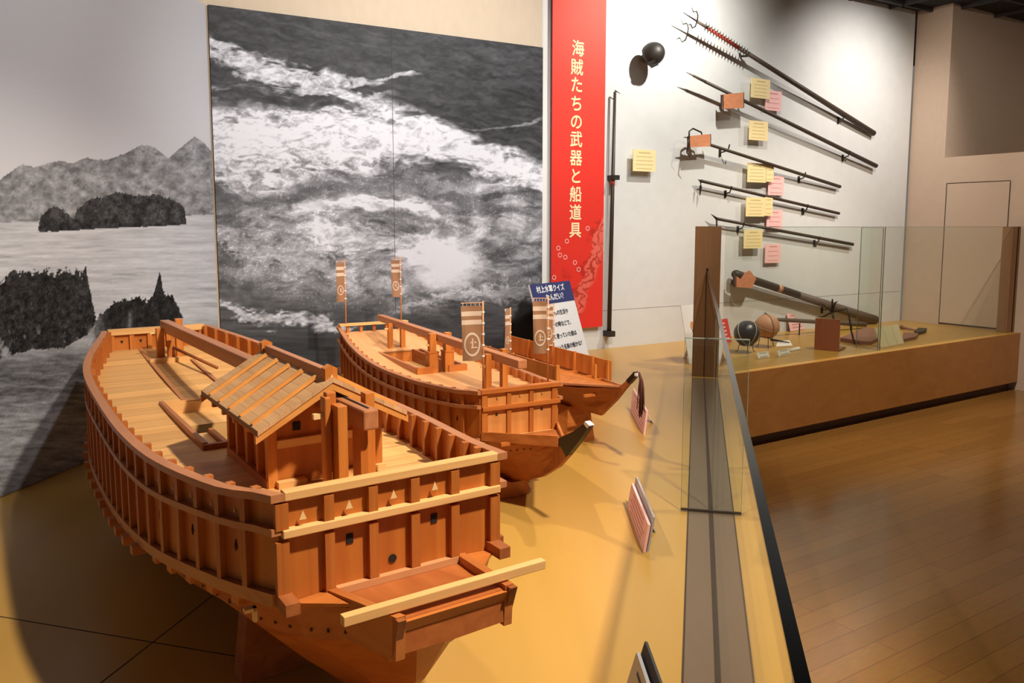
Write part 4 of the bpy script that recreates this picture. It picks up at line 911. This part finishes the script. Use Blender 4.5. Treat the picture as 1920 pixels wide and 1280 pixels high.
# 4 L hook pole
a, c = W2(1314, 339, .06), W2(1573, 400, .04)
t = pole_thing('boat_hook', 'dark pole with a hook bent straight down at its left end', 'polearm', a, c, .013, .014)
rel(t, MB().tube([a - WD * .03 + Z3 * .01, a, a - Z3 * .05, W2(1312, 367, .06)], [.003, .012, .011, .003], 8), 'hook', 'iron')
hookpart('wall_hook', 'wall hook under the upper part of the pole with the bent-down hook', lerp(a, c, .19)); hookpart('wall_hook', 'wall hook under the lower part of the pole with the bent-down hook', lerp(a, c, .74))
# 5 beaked pole
a, c = W2(1344, 410, .06), W2(1599, 458, .04)
t = pole_thing('boat_hook', 'lowest dark pole with a beaked tip just above the wooden pillar', 'polearm', a, c, .013, .016)
rel(t, MB().tube([W2(1333, 401, .06), lerp(a, W2(1333, 401, .06), .4), a], [.002, .008, .012], 8), 'beak', 'iron')
rel(t, MB().tube([a, a - Z3 * .12], [.010, .004], 8), 'spike', 'iron')
hookpart('wall_hook', 'wall hook under the upper part of the beaked pole', lerp(a, c, .17)); hookpart('wall_hook', 'wall hook under the lower part of the beaked pole', lerp(a, c, .72))
# 6 heavy gun-like timber
a, c = W2(1376, 513, .08), W2(1640, 600, .05)
t = thing('long_gun', 'thick dark long gun on the wall above the display with a worn grey end', 'gun', tuple(a))
rel(t, MB().tube([a, lerp(a, c, .01), lerp(a, c, .10), lerp(a, c, .42)], [.030, .040, .036, .034], 14), 'muzzle', 'pole')
rel(t, MB().tube([lerp(a, c, .42), lerp(a, c, .75), c], [.034, .042, .048], 14), 'stock', 'grey_pole')
rel(t, MB().tube([lerp(a, c, .275), lerp(a, c, .30)], .0365, 14), 'band', 'clay')
t = thing('bracket_board', 'brown notched bracket board with raised ear holding the thick gun', 'bracket', tuple(W2(1395, 540, 0)))
q = [W2(1379, 516, .13), W2(1390, 524, .13), W2(1400, 510, .13), W2(1406, 507, .13), W2(1418, 522, .13), W2(1410, 540, .13), W2(1379, 538, .13)]
adopt(MB().prism(q, -WN * .015).build('face_board', 'block'), t)
adopt(MB().prism([q[0], q[6], q[6] - WN * .03, q[0] - WN * .03], WD * .012).build('side_plate', 'iron'), t)
c_ = (q[5] + q[6]) / 2 + Z3 * .04; adopt(MB().bar(c_ - WN * .01, c_ - WN * .129, .04, .04).build('arm', 'iron'), t)
hookpart('wall_hook', 'wall hook under the grey stock of the thick gun', lerp(a, c, .63), drop=.06)
# vertical pole
a, c = W2(1153, 172, .05), W2(1142, 624, .05)
t = thing('vertical_pole', 'slim dark pole standing upright against the wall beside the red banner', 'polearm', tuple(c))
rel(t, MB().tube([a, lerp(a, c, .5), c], [.011, .016, .018], 10), 'shaft', 'pole'); rel(t, MB().tube([a + Z3 * .01 - WD * .0, a + WD * .05 - Z3 * .01], [.005, .002], 6), 'hook', 'iron')
rel(t, MB().tube([lerp(a, c, .36), lerp(a, c, .38)], .0165, 10), 'red_band', 'red_pole')
for px, py, lb in ((1150, 333, 'dark clip holding the middle of the upright pole'), (1142, 625, 'dark socket block under the foot of the upright pole')):
    p = W2(px, py, .04); m = MB(); m.obox(p, WD, WN, Z3, .03, .042, .018 if py < 400 else .022); tag(m.build('pole_clip', 'iron'), lb, 'clip')
# dark helmet on the wall
h = W2(1224, 101, .15); n2 = WN * .8 + Z3 * .35 + WD * .55; n2 /= np.linalg.norm(n2); u2 = np.cross(n2, WD); u2 /= np.linalg.norm(u2); r2 = np.cross(u2, n2)
t = thing('iron_helmet', 'round dark bowl-shaped helmet mounted on the wall at upper left of the polearms', 'helmet', tuple(W2(1224, 120, 0)))
rows = []
for k in range(12):
    f = -.75 + k / 11 * (math.pi / 2 + .75); rr = .088 * math.cos(f) + .001; zz = .095 * math.sin(f)
    rows.append([h + (r2 * math.cos(q) * .92 + u2 * math.sin(q)) * rr + n2 * zz for q in np.linspace(0, 2 * math.pi, 24, endpoint=False)])
rel(t, MB().loft(rows), 'bowl', 'iron')
rel(t, MB().tube([h - n2 * .05 + r2 * 0, W2(1213, 108, .0)], [.035, .045], 10), 'mount', 'iron')
rel(t, MB().obox(h - u2 * .075 - n2 * .02, r2, u2, n2, .045, .008, .03), 'brim', 'iron', False)
# caption cards
def card(px, py, label, mat='yellow', w=.115, h=.082, off=.06, lines=5, group=None):
    c = W2(px, py, off); t = thing('caption_card', label, 'caption card', tuple(c - Z3 * h / 2))
    adopt(MB().obox(c, WD, WN, Z3, w, .002, h).build('card', mat), t)
    adopt(MB().obox(c - WN * (off / 2 + .001), WD, WN, Z3, w * .5, off / 2 - .001, h * .35).build('standoff', 'paper'), t)
    ink = 'ink_pale' if mat in ('yellow', 'cream') else 'ink_pink'; m = MB()
    for k in range(lines):
        z = h * .72 - k * h * 1.45 / max(1, lines - 1); ww = w * (.55 if k == 0 else .8) * random.uniform(.8, 1)
        m.obox(c + WN * .0025 + Z3 * z, WD, WN, Z3, ww, .0004, .0022 if k else .0045)
    adopt(m.build('printed_lines', ink), t); return t
card(1426, 166, 'yellow caption card just below the red spiked pole, topmost in its column')
card(1422, 245, 'yellow caption card below the long thin spear, second in its column')
card(1419, 324, 'wide yellow caption card below the grapnel pole'); card(1443, 323, 'narrow yellow caption slip right of the wide card below the grapnel pole', w=.05, lines=4)
card(1416, 388, 'wide yellow caption card below the pole with the bent-down hook'); card(1441, 387, 'narrow yellow caption slip right of the card below the bent-down hook pole', w=.05, lines=4)
card(1412, 448, 'yellow caption card below the beaked pole, lowest in its column')
card(1208, 301, 'yellow caption card alone between the upright pole and the other weapons', w=.115, h=.085)
for px, py, lb in ((1450, 189, 'pink caption card under the red spiked pole, highest of the pink ones'), (1455, 348, 'pink caption card under the grapnel pole'), (1452, 411, 'pink caption card just above the beaked pole'), (1449, 475, 'pink caption card below the beaked pole, lowest of the pink ones')):
    card(px, py, lb, 'pink', .10, .085, .03, 4)
# ------------------------------------------------------------------ items on the weapons platform
def P0(px, py): p = onz(px, py, HP); return np.array([p[0], p[1], HP + .001])
def up_card(name, label, px0, py0, px1, py1, h, lean, mat, cat, lines=0, inkm='ink', thick=.004):
    a, c = P0(px0, py0), P0(px1, py1); r = (c - a) / np.linalg.norm(c - a); n = np.array([r[1], -r[0], 0])
    u = Z3 * math.cos(R(lean)) - n * math.sin(R(lean)); f = np.cross(r, u); w = np.linalg.norm(c - a)
    t = thing(name, label, cat, tuple((a + c) / 2)); ctr = (a + c) / 2 + u * h / 2 + Z3 * .002
    adopt(MB().obox(ctr, r, f, u, w / 2, thick / 2, h / 2).build('board', mat), t)
    pr = MB(); pr.prism([ctr - f * thick + u * h * .2 - r * w * .05, ctr - f * thick + u * h * .2 + r * w * .05, (a + c) / 2 - n * h * .5 + r * w * .05, (a + c) / 2 - n * h * .5 - r * w * .05], -f * .003)
    adopt(pr.build('rear_prop', mat), t)
    if lines:
        m = MB()
        for k in range(lines): m.obox(ctr + f * (thick / 2 + .0005) + u * h * (.32 - .64 * k / max(1, lines - 1)), r, f, u, w * random.uniform(.28, .4), .0004, h * .03)
        adopt(m.build('printed_lines', inkm), t)
    return t, ctr, r, u, f, w
up_card('name_card', 'small white name card in front of the pale clay ball', 1421, 673, 1443, 670, .045, 20, 'paper', 'name card', 2)
up_card('name_card', 'small white name card between the clay ball and the red-brown box', 1460, 669, 1482, 664, .045, 20, 'paper', 'name card', 2)
up_card('name_card', 'low white name card furthest back beside the red-brown box', 1483, 659, 1502, 655, .025, 50, 'paper', 'name card')
t, ctr, r, u, f, w = up_card('caption_board', 'cream folded caption board leaning at the right end of the weapons platform', 1652, 653, 1695, 644, .165, 22, 'cream', 'caption board')
m = MB()
for k in (-.18, .2): m.obox(ctr + f * .0025 + r * w * k, r, f, u, .0018, .0004, .08)
adopt(m.build('fold_lines', 'ink_pale'), t)
up_card('caption_board', 'pink caption board on the weapons platform behind the grapnel', 1482, 622, 1510, 617, .17, 15, 'pink', 'caption board', 5, 'ink_pink')
up_card('caption_board', 'cream caption board behind the pale clay ball', 1440, 622, 1470, 617, .15, 15, 'cream', 'caption board', 5, 'ink_pale')
# balls in nets on wire stands
def ball(px, py, r, mat, label, zc):
    p = P0(px, py); t = thing('fire_ball', label, 'ball', tuple(p)); c = p + Z3 * zc
    adopt(MB().sphere(c, r, 24, 16).build('body', mat, smooth=True), t)
    m = MB()
    for tl in ((.5, -.62, .35), (-.75, -.35, .30)) if mat != 'clay' else ((.85, .2, .1), (.2, -.3, .93)):
        u = np.array(tl); u /= np.linalg.norm(u); v = np.cross(u, (0, 0, 1)); v /= np.linalg.norm(v); v2 = np.cross(u, v); rr = r + .002
        m.tube([c + (v * math.cos(q) + v2 * math.sin(q)) * rr for q in np.linspace(0, 2 * math.pi, 29)], .0038, 5, False)
    adopt(m.build('cord_net', 'cord' if mat == 'clay' else 'pale_cord', smooth=True), t)
    s = thing('wire_stand', 'thin wire stand carrying the ' + ('pale clay ball' if mat == 'clay' else 'black ball'), 'wire stand', tuple(p)); m = MB()
    rr = r * .55; zr = zc - math.sqrt(r * r - rr * rr)
    m.tube([p + np.array([math.cos(q) * rr, math.sin(q) * rr, zr]) for q in np.linspace(0, 2 * math.pi, 21)], .003, 5, False)
    for k in range(3):
        q = k * 2.094 + .4; m.tube([p + np.array([math.cos(q) * rr, math.sin(q) * rr, zr]), p + np.array([math.cos(q) * rr * 1.3, math.sin(q) * rr * 1.3, .004]), p + np.array([math.cos(q) * rr * 1.6, math.sin(q) * rr * 1.6, .004])], .003, 5)
    adopt(m.build('wire_frame', 'iron'), s)
ball(1399, 661, .098, 'black_ball', 'black ball tied in cord net beside the wooden pillar', .15)
ball(1437, 651, .098, 'clay', 'pale clay ball tied in cord net right of the black ball', .17)
# red-brown box sign with claw anchor
a, c = P0(1527, 655), P0(1573, 659); r = (c - a) / np.linalg.norm(c - a); n = np.array([r[1], -r[0], 0]); w = np.linalg.norm(c - a)
t = thing('l_stand', 'red-brown upright board stand carrying the black claw grapnel', 'stand', tuple((a + c) / 2)); ctr = (a + c) / 2
adopt(MB().obox(ctr + Z3 * .125, r, n, Z3, w / 2, .008, .125).build('front_board', 'redblock'), t)
adopt(MB().obox(ctr - n * .11 + Z3 * .006, r, n, Z3, w / 2, .10, .005).build('base', 'tool_wood'), t)
g = ctr + Z3 * .30 - n * .03 + r * .02
t = thing('claw_grapnel', 'black iron claw grapnel resting on top of the red-brown board', 'grapnel', tuple(g)); m = MB()
for vx, vz in ((-.09, .07), (.04, .10), (-.11, -.05), (.04, -.09), (.0, .12)): m.tube([g, g + r * vx * .55 + Z3 * vz * .75, g + r * vx + Z3 * vz * .9], [.008, .007, .002], 6)
rel(t, m, 'claws', 'iron'); rel(t, MB().tube([g, g + r * .11 + Z3 * .035, g + r * .13 - Z3 * .03, g + r * .15 - Z3 * .14, g + r * .18 - Z3 * .24], .007, 6), 'shank', 'iron')
# pole on rests
a, c = onz(1442, 598, HP + .10), onz(1625, 606, HP + .02)
a = wl(1442, 598, .25); c = wl(1622, 608, .25)
t = thing('grapnel_pole', 'brown pole with a forked hook lying low behind the balls and the box', 'polearm', tuple(a))
rel(t, MB().tube([a, lerp(a, c, .15), lerp(a, c, .6), c], [.010, .019, .018, .026], 10), 'shaft', 'grey_pole')
rel(t, MB().tube([wl(1434, 586, .25), wl(1441, 592, .25), wl(1440, 598, .25), wl(1430, 603, .25), wl(1417, 605, .25)], [.004, .010, .010, .008, .003], 6), 'hook', 'iron')
for f_, lb in ((.3, 'thin iron peg propping the hooked end of the low forked pole'), (.85, 'thin iron peg propping the plain end of the low forked pole')):
    p = lerp(a, c, f_); tag(MB().tube([p - Z3 * .022, np.array([p[0], p[1], HP + .001])], .006, 6).build('pole_rest', 'iron'), lb, 'rest')
# flat wooden tools on the right
def flatprism(pts, h, name, mat, label, cat, z=0.): 
    return tag(MB().prism([P0(*p) + Z3 * z for p in pts], Z3 * h).build(name, mat), label, cat)
flatprism([(1575, 640), (1622, 619), (1640, 622), (1646, 640), (1632, 647), (1612, 646)], .03, 'wooden_frame_tool', 'tool_wood', 'flat triangular wooden tool lying right of the red-brown box', 'tool')
flatprism([(1690, 642), (1718, 636), (1722, 630), (1694, 628)], .025, 'wooden_paddle', 'tool_wood', 'flat reddish wooden paddle lying behind the cream caption board', 'paddle')
a, c = P0(1690, 617) + Z3 * .02, P0(1716, 623) + Z3 * .02
t = thing('iron_trowel', 'dark iron trowel-like tool at the far right of the weapons platform', 'tool', tuple(a)); rel(t, MB().tube([a, lerp(a, c, .3), c], [.02, .012, .01], 8), 'handle', 'tool_wood')
q = [P0(1714, 626), P0(1722, 628), P0(1736, 624), P0(1738, 620), P0(1722, 619)]; adopt(MB().prism([p + Z3 * .005 for p in q], Z3 * .02).build('blade', 'iron'), t)
a, c = P0(1445, 641) + Z3 * .02, P0(1480, 645) + Z3 * .012
t = thing('small_blade', 'small dark blade lying on white paper behind the clay ball', 'blade', tuple(a)); rel(t, MB().tube([a, c], [.012, .004], 6), 'blade', 'iron')
flatprism([(1455, 650), (1486, 648), (1480, 638), (1458, 640)], .002, 'paper_sheet', 'paper', 'white paper sheet lying under the small dark blade', 'paper')
# illustrated board behind the pillar
t, ctr, r, u, f, w = up_card('info_board', 'white illustrated board leaning behind the wooden pillar', 1292, 683, 1352, 676, .42, 14, 'sign_white', 'sign board')
def figs(t, ctr, r, u, f, items):
    for (x, y, sx, sy, mat, nm) in items:
        rows = [ctr + f * .003 + r * (x + sx * math.cos(q)) + u * (y + sy * math.sin(q)) for q in np.linspace(0, 2 * math.pi, 14, endpoint=False)]
        adopt(MB().prism(rows, f * .0008).build(nm, mat), t)
figs(t, ctr, r, u, f, [(-.075, .06, .018, .03, 'orange_print', 'printed_shape'), (-.07, .02, .012, .014, 'ink', 'printed_shape'), (-.07, -.03, .020, .022, 'blue_print', 'printed_shape'), (-.07, -.09, .018, .016, 'ink', 'printed_shape'), (-.068, -.135, .022, .03, 'pink', 'printed_shape'), (.085, -.10, .01, .02, 'ink', 'printed_shape'), (.085, -.15, .012, .025, 'pink', 'printed_shape')])
t, ctr, r, u, f, w = up_card('info_board', 'red board with pale text lines standing just right of the wooden pillar', 1340, 648, 1372, 641, .20, 14, 'sign_red', 'sign board', 5, 'pink')
# tilted signs facing the fence
def floor_sign(pts_far, pts_near, hgt, lean, label, mats, back=True, txt=True):
    a, c = P0(*pts_far), P0(*pts_near); r = (c - a) / np.linalg.norm(c - a); side = np.array([-r[1], r[0], 0])
    if side[0] < 0: side = -side
    u = Z3 * math.cos(R(lean)) + side * math.sin(R(lean)); f = np.cross(u, r)
    if f[0] > 0: f = -f
    w = np.linalg.norm(c - a); t = thing('floor_sign', label, 'sign', tuple((a + c) / 2)); ctr = (a + c) / 2 + u * hgt / 2
    adopt(MB().obox(ctr, r, f, u, w / 2, .004, hgt / 2).build('card', mats[0]), t)
    if back: adopt(MB().obox((a + c) / 2 - f * .012 + u * (hgt + .022) / 2 - r * .01, r, f, u, w / 2, .003, (hgt + .022) / 2).build('backing', mats[1]), t)
    adopt(MB().prism([ctr - f * .01 + u * hgt * .3 - r * .03, ctr - f * .01 + u * hgt * .3 + r * .03, (a + c) / 2 + side * hgt * .65 + r * .03, (a + c) / 2 + side * hgt * .65 - r * .03], -f * .003).build('rear_prop', mats[1]), t)
    if txt:
        m = MB()
        for k in range(5): m.obox(ctr + f * .0045 + u * hgt * (.34 - .17 * k) , r, f, u, w * random.uniform(.3, .4), .0004, hgt * .025)
        adopt(m.build('printed_lines', mats[2]), t)
    return t
floor_sign((1178, 952), (1208, 1037), .088, 9, 'tilted pink sign with grey backing on the platform, middle of the three by the fence', ('pink', 'acryl_grey', 'ink_pink'))
floor_sign((1183, 768), (1208, 816), .115, 6, 'tilted pink sign under the tassel of the small boat', ('pink', 'paper', 'ink_pink'), False)
floor_sign((1163, 1330), (1222, 1560), .125, 16, 'tilted grey sign nearest the viewer at the lower edge of the photo', ('acryl_grey', 'ink', 'ink'), True)
# quiz board
qb = P0(1112.3, 703); qr = azv(35); qn = np.array([qr[1], -qr[0], 0]); lean = 17.5
qu = Z3 * math.cos(R(lean)) - qn * math.sin(R(lean)); qf = np.cross(qr, qu)
if qf @ qn < 0: qf = -qf
QW = .475; QH = .64; q0 = qb - qr * QW
t = thing('quiz_board', 'leaning white quiz board with navy heading in front of the red banner', 'sign board', tuple(qb - qr * QW / 2))
cc = q0 + qr * QW / 2 + qu * QH / 2
adopt(MB().obox(cc, qr, qf, qu, QW / 2, .006, QH / 2).build('board', 'sign_white'), t)
adopt(MB().obox(cc + qu * QH * .395 + qf * .0065, qr, qf, qu, QW / 2, .0006, QH * .105).build('heading_band', 'navy'), t)
adopt(MB().prism([cc - qf * .008 + qu * .15 - qr * .02, cc - qf * .008 + qu * .15 + qr * .02, q0 + qr * QW / 2 - qn * .25 + qr * .02, q0 + qr * QW / 2 - qn * .25 - qr * .02], -qf * .004).build('rear_prop', 'sign_white'), t)
tx = lambda s, size, dz, mat, dx=0., bold=.001: adopt(text(s, size, cc + qu * dz + qr * dx + qf * .0072, qr, qu, mat, 'lettering', bold=bold), t)
tx('村上水軍クイズ', .047, QH * .437, 'sign_white', -.015, .0016); tx('なんだい？', .047, QH * .35, 'sign_white', .02, .0016)
for k, s in enumerate(('ふだんの生活や', '戦いの時などで、', 'よく使っていた船は', 'なんという名前の船かな？')): tx(s, .035, QH * (.19 - .115 * k), 'ink', .0)

# groups of repeats
GR = {'caption card': 'caption cards on the weapons wall', 'wall hook': 'hooks under the wall weapons', 'polearm': 'polearms on the weapons wall', 'bracket': 'bracket boards on the weapons wall',
      'boat': 'wooden model boats', 'boat stand': 'cradles under the model boats', 'sign': 'tilted signs along the glass fence', 'name card': 'name cards on the weapons platform',
      'caption board': 'caption boards on the weapons platform', 'glass screen': 'glass screens of the display', 'ball': 'netted balls', 'wire stand': 'wire stands of the balls', 'mural': 'black-and-white photo murals', 'clip': 'clips of the upright pole', 'rest': 'pegs under the forked pole'}
for o in SC.objects:
    if o.parent is None and o.get('category') in GR and not o.get('group'): o['group'] = GR[o['category']]
